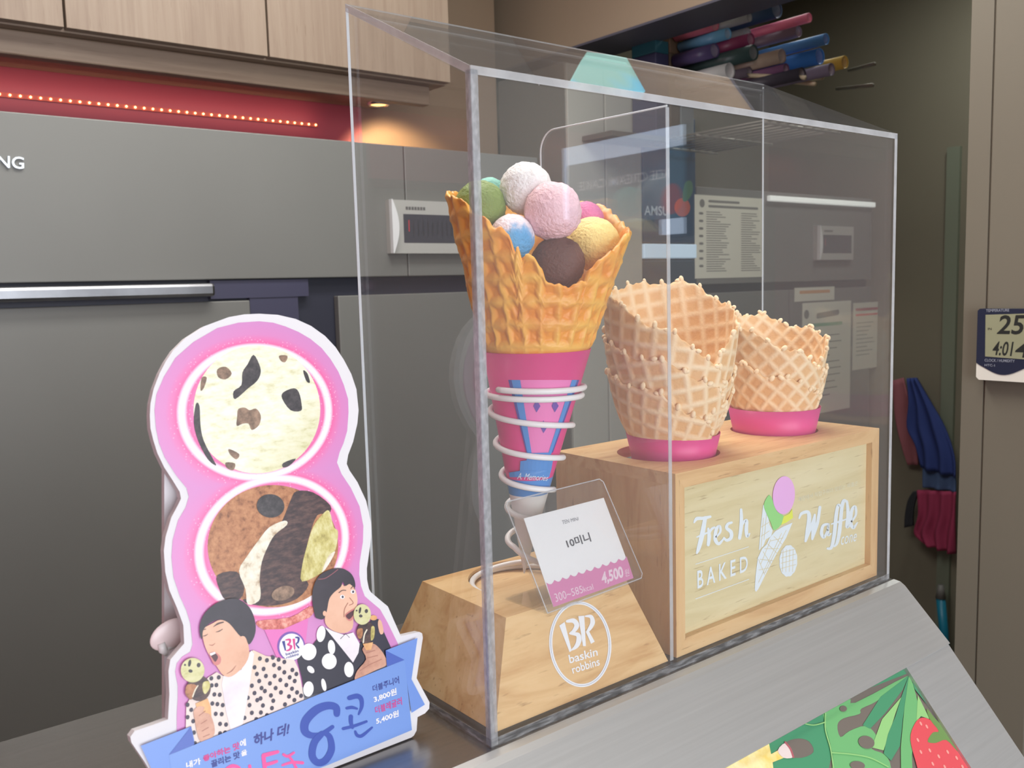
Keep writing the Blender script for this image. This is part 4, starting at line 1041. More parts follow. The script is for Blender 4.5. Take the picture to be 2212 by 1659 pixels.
# ================================================================== waffle cone box
X0, X1, Yf, Yk, Z0, Z1 = 0.1885, 0.4865, 0.0062, 0.1455, 0.0058, 0.1540
wx = thing('wooden_box', (0.337, 0.076, Z0), 'pale wooden box with framed lit-looking panel, round holes hold waffle cones', 'wooden box')
wx['label'] = 'pale wooden box with a framed lettered panel carrying two stacks of waffle cones'
S1 = (0.2570, 0.0680); S2 = (0.4140, 0.0755); R1, R2 = 0.0390, 0.0410
prism('top_board', [(X0, Yf + 0.0078), (X1, Yf + 0.0078), (X1, Yk), (X0, Yk)], lambda a, b, dd: Vector((a, b, Z1 - dd)), 0.010, PINE2, wx, holes=[circ((S1[0] - 0.003, S1[1] + 0.003), 0.0445), circ(S2, 0.0418)])
PSD = wood_mat('pine_wood_upright', (222, 182, 128), (206, 158, 106), (228, 192, 142), (60, 60, 7))
box('side_board', (X0, Yf + 0.0078, Z0), (X0 + 0.010, Yk, Z1 - 0.010), PSD, wx)
box('side_board', (X1 - 0.010, Yf + 0.0078, Z0), (X1, Yk, Z1 - 0.010), PSD, wx)
box('bottom_board', (X0 + 0.010, Yf + 0.008, Z0), (X1 - 0.010, Yk, Z0 + 0.008), PINE2, wx)
ia = hit(1475, 1057, 1, Yf); ib = hit(1874, 955, 1, Yf); ic = hit(1871, 1208, 1, Yf); idd = hit(1479, 1369, 1, Yf)
ix0, ix1, iz0, iz1 = X0 + 0.0105, X1 - 0.0125, Z0 + 0.0135, Z1 - 0.0125
fr_ = lambda a, b, dd: Vector((a, Yf - 0.0008 + dd, b))
for poly in ([(X0, Z1), (X1, Z1), (ix1, iz1), (ix0, iz1)], [(X0, Z0), (X1, Z0), (ix1, iz0), (ix0, iz0)], [(X0, Z0), (X0, Z1), (ix0, iz1), (ix0, iz0)], [(X1, Z0), (X1, Z1), (ix1, iz1), (ix1, iz0)]):
    prism('frame_rail', poly, fr_, 0.0085, PINE2 if poly[0][1] == poly[1][1] else PSD, wx)
YP = Yf + 0.0052
pnl = box('front_panel', (ix0 - 0.001, YP, iz0 - 0.001), (ix1 + 0.001, YP + 0.004, iz1 + 0.001), PLY, wx); sub(pnl)
d = Decal(lambda u, v, e: hit(u, v, 1, YP - 0.0001 - e))
def q8(x, y): return (1400 + x / 3.017, 900 + y / 3.017)
def Q8(*a): return [q8(*p) for p in a]
LW = mat('panel_white', (232, 242, 250), 0.45); GR = mat('panel_green', (150, 222, 130), 0.45); PI_ = mat('panel_pink', (240, 182, 238), 0.45); YE = mat('panel_yellow', (232, 240, 80), 0.45)
k8 = 1 / 3.017
# "Fresh" in brush script
for st, w in [(((300, 690), (318, 665), (360, 662), (405, 652)), (10, 22, 20, 16)), (((372, 660), (352, 770), (332, 850), (318, 890)), (24, 30, 26, 12)), (((318, 785), (360, 768), (398, 752)), (8, 14, 8)),
              (((392, 730), (398, 780), (392, 835)), (14, 24, 20)), (((398, 770), (412, 735), (432, 722)), (8, 16, 14)),
              (((438, 790), (470, 752), (466, 715), (444, 735), (438, 800), (462, 828), (496, 790)), (10, 14, 18, 20, 24, 20, 8)),
              (((545, 690), (520, 700), (512, 726), (540, 752), (540, 790), (512, 806), (494, 790)), (14, 18, 20, 24, 22, 18, 12)),
              (((606, 606), (608, 700), (596, 792)), (16, 24, 20)), (((604, 730), (622, 690), (642, 678), (640, 740), (646, 780), (662, 762)), (8, 14, 20, 24, 20, 8))]:
    d.stroke([q8(*p) for p in st], [x * k8 * 1.05 for x in w], LW, 1)
d.stroke(Q8((310, 962), (655, 848)), 4 * k8, LW, 1, 0); d.stroke(Q8((310, 1188), (657, 1060)), 4 * k8, LW, 1, 0)
d.text('B A K E D', Q8((320, 1005), (650, 902), (650, 1004), (322, 1122)), LW, 1, 0.012)
d.poly(Q8((750, 572), (780, 622), (790, 700), (812, 742), (802, 780), (768, 800), (752, 842), (722, 872), (734, 720)), LW, 1)
d.poly(Q8((830, 745), (880, 716), (942, 690), (900, 790), (840, 890), (780, 1000), (720, 1122), (704, 1142), (695, 1130), (700, 1040), (715, 920), (742, 862), (772, 832), (792, 790)), LW, 1)
for a_, b_ in [((730, 930), (830, 1000 - 60)), ((722, 1000), (790, 985)), ((760, 860), (850, 860)), ((800, 810), (880, 790)), ((735, 960), (800, 800)), ((720, 1080), (870, 760)), ((760, 1020), (900, 740)), ((736, 860), (752, 660)), ((738, 720), (785, 690)), ((736, 780), (790, 745)), ((756, 800), (772, 640)), ((720, 930), (760, 1030)), ((750, 880), (800, 960)), ((780, 830), (840, 890)), ((820, 780), (870, 830))]:
    d.stroke([q8(*a_), q8(*b_)], 3.2 * k8, PLY, 2, 0)
d.poly(Q8((790, 510), (818, 560), (842, 620), (886, 650), (862, 710), (820, 740), (800, 690), (772, 632), (755, 572)), GR, 3, 3)
d.poly(Q8((940, 602), (944, 660), (902, 690), (868, 706), (884, 650), (920, 632)), YE, 3)
d.ell(*q8(885, 512), 72 * k8, 124 * k8, PI_, 4, 0.06, 40)
sca = []
for k in range(72):
    a = 2 * PI * k / 72; s = 1 + 0.045 * abs(math.sin(a * 6)); sca.append(q8(914 + 57 * s * math.cos(a) , 940 + 100 * s * math.sin(a) - 6 * math.cos(a)))
d.poly(sca, LW, 1)
for k in range(4):
    d.stroke(Q8((880 + 22 * k, 865), (876 + 22 * k, 1010)), 3 * k8, PLY, 2, 0); d.stroke(Q8((866, 888 + 34 * k), (962, 862 + 34 * k)), 3 * k8, PLY, 2, 0)
for st, w in [(((985, 662), (1000, 632), (1040, 622), (1050, 660), (1040, 740), (1026, 812)), (10, 18, 22, 26, 26, 14)), (((1026, 812), (1062, 720), (1086, 640)), (14, 18, 12)), (((1086, 640), (1078, 730), (1070, 798)), (14, 26, 14)), (((1070, 798), (1102, 700), (1120, 590)), (14, 20, 18)),
              (((1168, 700), (1140, 712), (1130, 760), (1146, 786), (1170, 740), (1176, 694), (1172, 768), (1192, 762)), (14, 18, 22, 18, 12, 14, 20, 8)),
              (((1262, 590), (1240, 578), (1226, 640), (1214, 760), (1196, 850), (1170, 860)), (10, 20, 22, 24, 20, 14)), (((1196, 700), (1268, 674)), (9, 9)),
              (((1300, 560), (1276, 548), (1262, 600), (1248, 740), (1232, 820), (1214, 846)), (12, 22, 22, 24, 20, 10)), (((1236, 690), (1296, 666)), (9, 9)),
              (((1296, 552), (1304, 640), (1296, 716), (1314, 710)), (14, 24, 22, 8)),
              (((1322, 690), (1354, 640), (1350, 588), (1328, 610), (1320, 690), (1338, 724), (1364, 690)), (10, 14, 18, 20, 24, 20, 8))]:
    d.stroke([q8(*p) for p in st], [x * k8 * 1.05 for x in w], LW, 1)
d.text('cone', Q8((1255, 786), (1360, 760), (1360, 810), (1258, 838)), LW, 1, 0.0, 0.3)
d.text('매장에서 직접구워더 맛있는 와플콘', Q8((980, 524), (1368, 418), (1368, 446), (980, 556)), mat('panel_pale', (232, 230, 206), 0.45), 1)
d.build('panel_lettering', pnl, 'white and coloured printed lettering with cone drawing')

# ------------------------------------------------------------------ paper collars and stacked waffle cones
PK2 = mat('pink_collar', (232, 74, 148), 0.4)
def collar(c, r, z0, z1_, label):
    s = 0.17
    o = lathe('paper_collar', [(r - 0.002 - s * 0.02, z0 - 0.02), (r - 0.002, z0), (r - 0.0012 + s * (z1_ - z0), z1_), (r - 0.0018 + s * (z1_ - z0), z1_), (r - 0.0026, z0)], (c[0], c[1], 0), PK2, None, 72)
    return tag(o, label, 'paper collar')
collar(S1, R1, 0.1545, 0.1715, 'bright pink paper collar around the foot of the upright gridded cone stack')
collar(S2, R2 + 0.0006, 0.1545, 0.1775, 'bright pink paper collar around the foot of the diamond gridded cone stack')
WM = waffle_mat('pale_waffle', (232, 184, 128), (250, 226, 188), (244, 206, 156), 30, 0.55, 0.5, 0.5)
def wcone(c, zb, rb, slope, zlow, zhigh, thf, off, psi, g, label, seed, span=1.10, pw=0.75):
    NT, NZ = 300, 64
    t = np.linspace(0, 1, NT); th = thf + t * 2 * PI * span + (1 - span) * PI
    rim0 = zlow + (zhigh - zlow) * np.clip(np.sin(PI * t), 0, 1) ** pw
    V = []; rib = []; F = []
    def surf(thv, zv, tv):
        r = rb + off + slope * (1 - np.exp(-(zv - zb) / 0.06)) + 0.0030 * tv
        u = thv * 0.048; a = (u * math.cos(psi) + zv * math.sin(psi)) / g; b = (-u * math.sin(psi) + zv * math.cos(psi)) / g
        return r, a, b
    r_, a_, b_ = surf(th, rim0, t)
    rimz = rim0 + 0.0035 * np.sin(th * 3.1 + seed * 1.7) * np.sin(PI * t) + 0.0022 * np.sin(th * 7.3 + seed) + 0.0018 * np.maximum(ribf(a_, 0.34), 0.6 * ribf(b_, 0.26)) - 0.0008 + 0.0007 * np.sin(th * 41 + seed)
    nzv = [mnoise.noise(Vector((math.cos(x) * 3, math.sin(x) * 3, seed))) for x in th]
    nzv = np.array(nzv)
    for s in (0, 1):
        for j in range(NZ + 1):
            z = zb + (rimz - zb) * j / NZ
            r, a, b = surf(th, z, t)
            h = np.maximum(ribf(a, 0.22), ribf(b, 0.22))
            fdz = np.clip((z - 0.170) / 0.012, 0, 1); rr_ = r + (0.0010 * nzv + (0.0011 * h if s == 0 else -0.0009 * h)) * fdz - (0.0016 if s else 0)
            e = max(0, (j / NZ - 0.96) / 0.04); rr_ = rr_ + (-0.0007 if s == 0 else 0.0007) * e
            V += list(zip((c[0] + rr_ * np.cos(th)).tolist(), (c[1] + rr_ * np.sin(th)).tolist(), z.tolist())); rib += h.tolist()
    o = NT * (NZ + 1)
    for j in range(NZ):
        for i in range(NT - 1):
            q_ = j * NT + i
            F.append((q_, q_ + 1, q_ + 1 + NT, q_ + NT)); F.append((o + q_ + 1, o + q_, o + q_ + NT, o + q_ + 1 + NT))
        for i in (0, NT - 1):
            q_ = j * NT + i; F.append((q_, q_ + NT, o + q_ + NT, o + q_))
    for i in range(NT - 1):
        q_ = NZ * NT + i; F.append((q_, q_ + 1, o + q_ + 1, o + q_))
    bm = bmesh.new()
    # knobs where ribs run out at the rim and along the two wrapped edges
    rnd_ = random.Random(seed)
    def knob(P, dirv, rad, st_=0.5):
        res = bmesh.ops.create_icosphere(bm, subdivisions=2, radius=rad)
        dn = dirv.normalized()
        for v in res['verts']:
            v.co = v.co + dn * (v.co.dot(dn)) * st_
            v.co = v.co + P
    def place(tv, zv, rad, up, st_=0.5):
        thv = thf + tv * 2 * PI * span + (1 - span) * PI
        r = rb + off + slope * (1 - math.exp(-(zv - zb) / 0.06)) + 0.0030 * tv
        P = Vector((c[0] + r * math.cos(thv), c[1] + r * math.sin(thv), zv))
        tang = Vector((-math.sin(thv), math.cos(thv), 0))
        knob(P, Vector((0, 0, 1)) * up[1] + tang * up[0], rad, st_)
    for arr in (a_, b_):
        k_ = np.floor(arr)
        for i in range(NT - 1):
            if k_[i] != k_[i + 1]:
                dirr = (math.sin(psi) * 0 + math.cos(psi + PI / 2), math.sin(psi + PI / 2)) if arr is a_ else (math.cos(psi), math.sin(psi))
                place(t[i], rimz[i] + rnd_.uniform(-0.0006, 0.0012), rnd_.uniform(0.0017, 0.0024), dirr)
    for tv, sg_ in ((0.0, -1), (1.0, 1)):
        zz = np.linspace(0.181, rimz[0 if tv == 0 else -1], 400)
        _, a, b = surf(np.full(400, thf + tv * 2 * PI * span + (1 - span) * PI), zz, tv)
        for arr in (a, b):
            k_ = np.floor(arr)
            for i in range(399):
                if k_[i] != k_[i + 1]:
                    place(tv + sg_ * rnd_.uniform(0.0, 0.014), zz[i], rnd_.uniform(0.0016, 0.0023), (sg_ * 1.0, rnd_.uniform(0.1, 0.9)), rnd_.uniform(0.8, 2.4))
    nk = len(bm.verts)
    bm.verts.index_update(); kv = [tuple(v.co) for v in bm.verts]; kf = [tuple(v.index for v in f.verts) for f in bm.faces]; bm.free()
    o2 = len(V); V += kv; F += [tuple(o2 + i for i in f) for f in kf]; rib += [1.0] * nk
    me = pyd(V, F, 'waffle_cone'); at = me.attributes.new('rib', 'FLOAT', 'POINT'); at.data.foreach_set('value', rib)
    return tag(link('waffle_cone', me, WM, None, True), label, 'waffle cone', 'real waffle cones stacked on the wooden box')
D2 = math.radians
wcone(S1, 0.157, 0.0258, 0.0350, 0.213, 0.302, D2(-100), 0.0, D2(-8), 0.0136, 'innermost and tallest cone of the upright gridded waffle stack', 11)
wcone(S1, 0.157, 0.0258, 0.0350, 0.193, 0.258, D2(-88), 0.0024, D2(10), 0.0136, 'middle cone of the upright gridded waffle stack', 12)
wcone(S1, 0.157, 0.0258, 0.0350, 0.172, 0.234, D2(-104), 0.0048, D2(-14), 0.0136, 'outermost and lowest cone of the upright gridded waffle stack', 13)
wcone(S2, 0.157, 0.0288, 0.0280, 0.208, 0.264, D2(-92), 0.0, D2(42), 0.0128, 'innermost and tallest cone of the diamond gridded waffle stack', 21)
wcone(S2, 0.157, 0.0288, 0.0280, 0.188, 0.232, D2(-100), 0.0026, D2(50), 0.0128, 'outer and lower cone of the diamond gridded waffle stack', 22)

# ================================================================== figure-eight standee
LB = D2(10); SV = Vector((0, math.sin(LB), math.cos(LB))); SNn = Vector((0, -math.cos(LB), math.sin(LB))); SP0 = Vector((0, 0.0456, 0.0004))
st = thing('eight_standee', (-0.11, 0.0486, 0.0), 'pink figure eight advertising standee with ice cream pictures and blue ribbon banner', 'standee')
fs = lambda u, v, e: hitp(u, v, SP0 + SNn * (0.0002 + e), SNn)
def loc2(u, v):
    P = hitp(u, v, SP0, SNn); return (P.x, (P - SP0).dot(SV))
out = [(560, 677.6), (600, 680), (639, 689), (672, 704), (702, 725.5), (725, 750), (743, 777.5), (759, 808), (770, 841), (774.7, 886), (772, 915), (763, 954), (752, 983), (749, 1002), (755, 1016), (772.5, 1042), (791, 1082), (802, 1131), (802, 1160), (796, 1204), (792.5, 1228), (793, 1252), (797, 1272), (801, 1279), (818.6, 1294), (838, 1310), (850, 1338), (866, 1374), (906, 1365), (912, 1368), (913.5, 1378), (900, 1465), (928, 1517), (927, 1531), (918, 1541), (902, 1549), (900, 1578), (894, 1589)]
bot = [(x, 0.0006) for x in (-0.033, -0.09, -0.15, -0.186)]
left = [(312, 1645), (284, 1604), (281.5, 1592), (291, 1579), (327, 1567), (363, 1554), (366, 1500), (364, 1450), (368, 1425), (385, 1405), (398, 1390), (396, 1350), (382, 1312), (366, 1275), (357, 1235), (354, 1190), (357.6, 1160), (370, 1118), (384, 1092), (391, 1077), (388, 1062), (372, 1036), (355, 1010), (340, 979), (331, 950), (325, 925), (323.7, 897), (325, 872), (332, 840), (345, 806), (358, 781), (374, 757), (401, 730), (440, 705), (494, 685), (528, 679)]
poly = [loc2(*p) for p in out] + bot + [loc2(*p) for p in left]
board = prism('board', poly, lambda a, b, dd: Vector((a, SP0.y, SP0.z)) + SV * b - SNn * dd, 0.0065, FOAM, st); sub(board)
# rear strut leaning forward against the board
tp = hitp(355, 1012, SP0 - SNn * 0.0066, SNn); bt_ = hit(355, 1557, 0, tp.x)
dvv = bt_ - tp; bt_ = tp + dvv * ((0.001 - tp.z) / dvv.z)
V = []
for x in (tp.x, -0.055):
    for P in (tp, bt_): V += [(x, P.y, P.z), (x, P.y + 0.005, P.z)]
link('rear_strut', pyd(V, [(0, 2, 3, 1), (4, 5, 7, 6), (0, 4, 6, 2), (1, 3, 7, 5), (0, 1, 5, 4), (2, 6, 7, 3)]), FOAM, st)

def glow_mat():
    m = bpy.data.materials.new('pink_glow_print'); m.use_nodes = True; nt = m.node_tree; b = nt.nodes['Principled BSDF']
    tc = nt.nodes.new('ShaderNodeTexCoord')
    def vm(op, a, v=None):
        n = nt.nodes.new('ShaderNodeVectorMath'); n.operation = op; nt.links.new(a, n.inputs[0])
        if v is not None: n.inputs[1].default_value = v
        return n
    def mth(op, a, b=None):
        n = nt.nodes.new('ShaderNodeMath'); n.operation = op
        for i, x in enumerate((a, b)):
            if x is None: continue
            if isinstance(x, (int, float)): n.inputs[i].default_value = x
            else: nt.links.new(x, n.inputs[i])
        return n.outputs[0]
    sb = vm('SUBTRACT', tc.outputs['Object'], SP0)
    xx = vm('DOT_PRODUCT', sb.outputs[0], (1, 0, 0)).outputs['Value']; ss = vm('DOT_PRODUCT', sb.outputs[0], SV).outputs['Value']
    ds = []
    for cx, cy, rx, ry in ((-0.1104, 0.2309, 0.0479, 0.0408), (-0.1103, 0.1470, 0.0481, 0.0408)):
        a = mth('DIVIDE', mth('SUBTRACT', xx, cx), rx); c_ = mth('DIVIDE', mth('SUBTRACT', ss, cy), ry)
        e = mth('SQRT', mth('ADD', mth('MULTIPLY', a, a), mth('MULTIPLY', c_, c_)))
        ds.append(mth('ABSOLUTE', mth('SUBTRACT', e, 1.0)))
    dmin = mth('MINIMUM', *ds)
    r = nt.nodes.new('ShaderNodeValToRGB'); e = r.color_ramp.elements
    e[0].position = 0.020; e[0].color = lin((255, 244, 250)); e[1].position = 0.36; e[1].color = lin((208, 138, 196))
    for p, c_ in ((0.042, (250, 206, 226)), (0.070, (230, 104, 164)), (0.12, (226, 120, 178)), (0.20, (214, 134, 192))):
        x = e.new(p); x.color = lin(c_)
    nt.links.new(dmin, r.inputs[0])
    # fine printed sparkle near the rings
    vo = nt.nodes.new('ShaderNodeTexVoronoi'); vo.inputs['Scale'].default_value = 480; nt.links.new(tc.outputs['Object'], vo.inputs['Vector'])
    spk = mth('MULTIPLY', mth('LESS_THAN', vo.outputs['Distance'], 0.20), mth('LESS_THAN', dmin, 0.17))
    mx = nt.nodes.new('ShaderNodeMix'); mx.data_type = 'RGBA'; mx.inputs[7].default_value = lin((250, 190, 220))
    nt.links.new(mth('MULTIPLY', spk, 0.6), mx.inputs[0]); nt.links.new(r.outputs[0], mx.inputs[6]); nt.links.new(mx.outputs[2], b.inputs['Base Color'])
    b.inputs['Roughness'].default_value = 0.3
    return m
GLOW = glow_mat()
def photo_mat(name, hi, lo, dark, sc, stretch=(1, 1, 1), gdir=None):
    """printed picture: mottled colour with a printed tone change across the picture"""
    m = bpy.data.materials.new(name); m.use_nodes = True; nt = m.node_tree; b = nt.nodes['Principled BSDF']
    tc = nt.nodes.new('ShaderNodeTexCoord'); mp = nt.nodes.new('ShaderNodeMapping'); mp.inputs['Scale'].default_value = stretch; mp.inputs['Rotation'].default_value = (0, 0.35, 0); nt.links.new(tc.outputs['Object'], mp.inputs[0])
    n = nt.nodes.new('ShaderNodeTexNoise'); n.inputs['Scale'].default_value = sc; n.inputs['Detail'].default_value = 6; n.inputs['Roughness'].default_value = 0.65; nt.links.new(mp.outputs[0], n.inputs['Vector'])
    r = nt.nodes.new('ShaderNodeValToRGB'); e = r.color_ramp.elements; e[0].position = 0.30; e[0].color = lin(dark); e[1].position = 0.66; e[1].color = lin(hi); x = e.new(0.46); x.color = lin(lo)
    nt.links.new(n.outputs['Fac'], r.inputs[0]); nt.links.new(r.outputs[0], b.inputs['Base Color']); b.inputs['Roughness'].default_value = 0.35
    if gdir:
        dt = nt.nodes.new('ShaderNodeVectorMath'); dt.operation = 'DOT_PRODUCT'; dt.inputs[1].default_value = gdir[0]; nt.links.new(tc.outputs['Object'], dt.inputs[0])
        mr = nt.nodes.new('ShaderNodeMapRange'); mr.inputs['From Min'].default_value = gdir[1]; mr.inputs['From Max'].default_value = gdir[2]; nt.links.new(dt.outputs['Value'], mr.inputs['Value'])
        mx = nt.nodes.new('ShaderNodeMix'); mx.data_type = 'RGBA'; mx.blend_type = 'MULTIPLY'; mx.inputs[7].default_value = gdir[3]
        nt.links.new(mr.outputs[0], mx.inputs[0]); nt.links.new(r.outputs[0], mx.inputs[6]); nt.links.new(mx.outputs[2], b.inputs['Base Color'])
    return m
CRM = photo_mat('print_mint_cream', (242, 242, 228), (234, 234, 208), (212, 210, 168), 110, (1, 1, 2.6), ((0.6, 0.0, -0.8), -0.235, -0.195, (0.78, 0.76, 0.52, 1)))
CHOC = photo_mat('print_milk_chocolate', (196, 142, 100), (172, 116, 78), (112, 68, 44), 230)
DCH = photo_mat('print_dark_chocolate', (104, 78, 72), (68, 50, 52), (44, 34, 40), 150, (1, 1, 2.5))
WST = photo_mat('print_white_swirl', (240, 236, 224), (226, 218, 196), (176, 150, 120), 160)
YCR = photo_mat('print_yellow_cream', (226, 222, 170), (200, 190, 116), (150, 136, 74), 120, (1.6, 1, 1))
CHIP = photo_mat('print_chip', (84, 78, 80), (58, 54, 58), (40, 36, 40), 200)
NUT = photo_mat('print_nut', (168, 138, 116), (130, 106, 88), (92, 74, 64), 200)
d = Decal(fs)
pin = [(560, 694), (590, 697), (616.5, 705), (645, 717), (670.7, 732), (695, 752), (713.6, 775), (731, 803), (743, 832), (752, 862), (753, 890), (750, 931), (742, 958), (734, 976), (728, 999), (738, 1024), (758, 1054), (777, 1094), (785, 1136), (784, 1171), (777, 1214), (776, 1240), (780, 1266), (788, 1288), (802, 1300), (821, 1316), (838, 1346), (860, 1391), (860, 1400), (420, 1580), (382, 1582), (382, 1543), (384, 1508), (384, 1481), (378.5, 1451), (382, 1433), (393, 1419), (411, 1408), (416, 1392), (411.6, 1348), (403, 1319), (389, 1289), (375, 1247), (370.5, 1204), (373, 1167), (384.6, 1124), (401, 1096), (408, 1073), (403, 1054), (380, 1026), (356, 988), (344, 958), (337, 925), (334, 886), (338, 852), (354, 814), (379, 773), (417.5, 739), (469.5, 708.6), (515, 697)]
d.poly(pin, GLOW, 1)
d.build('pink_print', board, 'pink print with two white glowing rings')

def qa(x, y): return (300 + x / 4.424, 660 + y / 4.424)
def QA(*a): return [qa(*p) for p in a]
def qb(x, y): return (300 + x / 4.254, 960 + y / 4.254)
def QB(*a): return [qb(*p) for p in a]
d = Decal(fs)
d.ell(*qa(1128, 992), 606 / 4.424, 612 / 4.424, CRM, 2, 0, 64)
for pts, m in [(((1095, 470), (1150, 560), (1165, 640), (1130, 720), (1040, 795), (920, 895), (905, 820), (980, 760), (990, 640), (1040, 560)), CHIP),
               (((1380, 830), (1480, 790), (1530, 830), (1555, 940), (1550, 1005), (1450, 1000), (1370, 890)), CHIP),
               (((940, 1060), (950, 990), (1010, 975), (1060, 1000), (1120, 985), (1165, 1050), (1150, 1140), (1080, 1190), (1050, 1130), (990, 1130), (935, 1150)), NUT),
               (((545, 940), (580, 960), (590, 1150), (620, 1290), (700, 1450), (740, 1530), (660, 1470), (570, 1300), (525, 1120)), CHIP),
               (((1380, 1505), (1500, 1462), (1440, 1530), (1380, 1548)), CHIP), (((830, 1500), (920, 1510), (900, 1575), (840, 1550)), NUT), (((860, 1370), (960, 1420), (930, 1470), (870, 1420)), NUT),
               (((1570, 620), (1612, 650), (1635, 735), (1600, 720)), CHIP), (((600, 690), (650, 690), (620, 790), (590, 810)), NUT), (((750, 610), (830, 585), (888, 650), (830, 705), (760, 685)), NUT),
               (((1340, 480), (1420, 480), (1400, 540), (1360, 530)), NUT)]:
    d.poly(QA(*pts), m, 3, 3)
d.build('mint_scoop_picture', board, 'picture of a pale cream scoop with dark chips')
d = Decal(fs)
d.ell(*qb(1232, 935), 600 / 4.254, 562 / 4.254, CHOC, 2, 0, 64)
for pts, m, l in [(((1450, 430), (1600, 440), (1760, 560), (1740, 640), (1640, 650), (1570, 830), (1530, 1000), (1500, 1200), (1560, 1290), (1450, 1420), (1250, 1480), (1020, 1470), (960, 1420), (1100, 1400), (1100, 1150), (1180, 900), (1290, 750), (1340, 650), (1400, 500)), DCH, 3),
                  (((1340, 700), (1360, 740), (1250, 830), (1190, 930), (1130, 1080), (1110, 1250), (1120, 1360), (1100, 1440), (1000, 1470), (980, 1330), (920, 1160), (1000, 1020), (1100, 880), (1200, 760)), WST, 4),
                  (((1690, 640), (1750, 610), (1790, 760), (1830, 800), (1810, 960), (1740, 1100), (1680, 1180), (1500, 1260), (1500, 1120), (1540, 950), (1600, 760)), YCR, 4),
                  (((720, 1200), (900, 1170), (970, 1300), (930, 1420), (800, 1430), (740, 1330)), DCH, 3), (((1740, 1030), (1805, 985), (1740, 1110), (1680, 1175)), WST, 5)]:
    d.poly(QB(*pts), m, l, 3)
d.ell(*qb(1210, 565), 128 / 4.254, 108 / 4.254, CHIP, 5, 0.1); d.ell(*qb(1325, 1368), 108 / 4.254, 64 / 4.254, NUT, 5, -0.3)
d.build('chocolate_scoop_picture', board, 'picture of a brown and white swirled scoop')

def qc(x, y): return (270 + x / 4.3775, 1280 + y / 4.3775)
def QC(*a): return [qc(*p) for p in a]
def qd(x, y): return (600 + x / 3.614, 1200 + y / 3.614)
def QD(*a): return [qd(*p) for p in a]
# printed cup between the two figures
PKC = mat('print_cup_pink', (222, 116, 186), 0.35); RIMR = photo_mat('print_cup_crumbs', (240, 176, 160), (206, 110, 100), (150, 70, 60), 260)
PURP = mat('print_purple', (120, 84, 170), 0.35); NBL = mat('print_navy', (52, 60, 140), 0.35); MAG = mat('print_magenta', (212, 60, 140), 0.35); PWH = mat('print_white', (240, 238, 240), 0.35)
d = Decal(fs)
d.poly(QC((1250, 270), (1560, 235), (1751, 130), (1790, 180), (1700, 268), (1500, 345), (1310, 350)), RIMR, 6, 3)
d.poly(QC((1318, 350), (1500, 345), (1735, 240), (1690, 640), (1450, 650)), PKC, 7)
d.ell(*qc(1572, 508), 132 / 4.3775, 140 / 4.3775, PURP, 8, 0, 40); d.ell(*qc(1576, 514), 116 / 4.3775, 126 / 4.3775, PWH, 9, 0, 40)
kc = 1 / 4.3775
d.poly(QC((1484, 462), (1512, 455), (1524, 548), (1512, 550)), NBL, 10)
d.stroke(QC((1522, 448), (1560, 446), (1556, 478), (1538, 492), (1572, 508), (1556, 540), (1528, 550)), [12 * kc, 22 * kc, 18 * kc, 12 * kc, 24 * kc, 20 * kc, 10 * kc], MAG, 10)
d.poly(QC((1584, 438), (1608, 434), (1612, 538), (1600, 540)), MAG, 10)
d.stroke(QC((1614, 424), (1642, 430), (1636, 470), (1618, 486), (1642, 520)), [12 * kc, 22 * kc, 16 * kc, 10 * kc, 18 * kc], NBL, 10)
d.text('baskin', QC((1518, 572), (1640, 536), (1642, 562), (1522, 596)), NBL, 10, 0.02); d.text('robbins', QC((1524, 604), (1642, 566), (1644, 592), (1528, 626)), NBL, 10, 0.02)
d.build('cup_picture', board, 'picture of a pink paper cup')

# printed figures
SK = photo_mat('print_skin', (236, 192, 166), (224, 176, 148), (206, 150, 122), 18); SK2 = photo_mat('print_hand', (220, 174, 152), (202, 152, 130), (170, 118, 100), 40)
HAIR = mat('print_hair', (58, 52, 62), 0.35, var=0.25, vscale=60); JCK = photo_mat('print_cream_jacket', (238, 222, 216), (230, 212, 202), (226, 196, 160), 16); DOT = mat('print_dark_dot', (64, 58, 76), 0.35); SHT = photo_mat('print_shirt', (240, 236, 240), (232, 226, 232), (214, 204, 212), 20)
MTH = mat('print_mouth', (86, 50, 58), 0.35); LIP = mat('print_lip', (206, 128, 124), 0.35); BRW = mat('print_brow', (84, 66, 66), 0.35); CNE = photo_mat('print_cone', (236, 186, 132), (222, 166, 112), (190, 128, 84), 60); NVY = mat('print_navy_jacket', (48, 46, 62), 0.35, var=0.2, vscale=30); FOLD = mat('print_skin_line', (168, 112, 96), 0.35)
def q5(x, y): return (380 + x / 6.913, 1380 + y / 6.913)
d = Decal(fs)
d.poly(QC((575, 1285), (580, 1060), (640, 960), (790, 800), (868, 752), (930, 790), (1180, 560), (1215, 545), (1330, 598), (1480, 622), (1600, 636), (1640, 720), (1668, 860), (1692, 1012), (1480, 1100), (1150, 1230), (860, 1362), (655, 1445), (640, 1340), (625, 1262)), JCK, 11)
d.poly(QC((915, 870), (930, 790), (1100, 730), (1160, 600), (1195, 548), (1222, 580), (1200, 720), (1175, 900), (1140, 1100), (1110, 1250), (1002, 1310), (955, 1120)), SHT, 13)
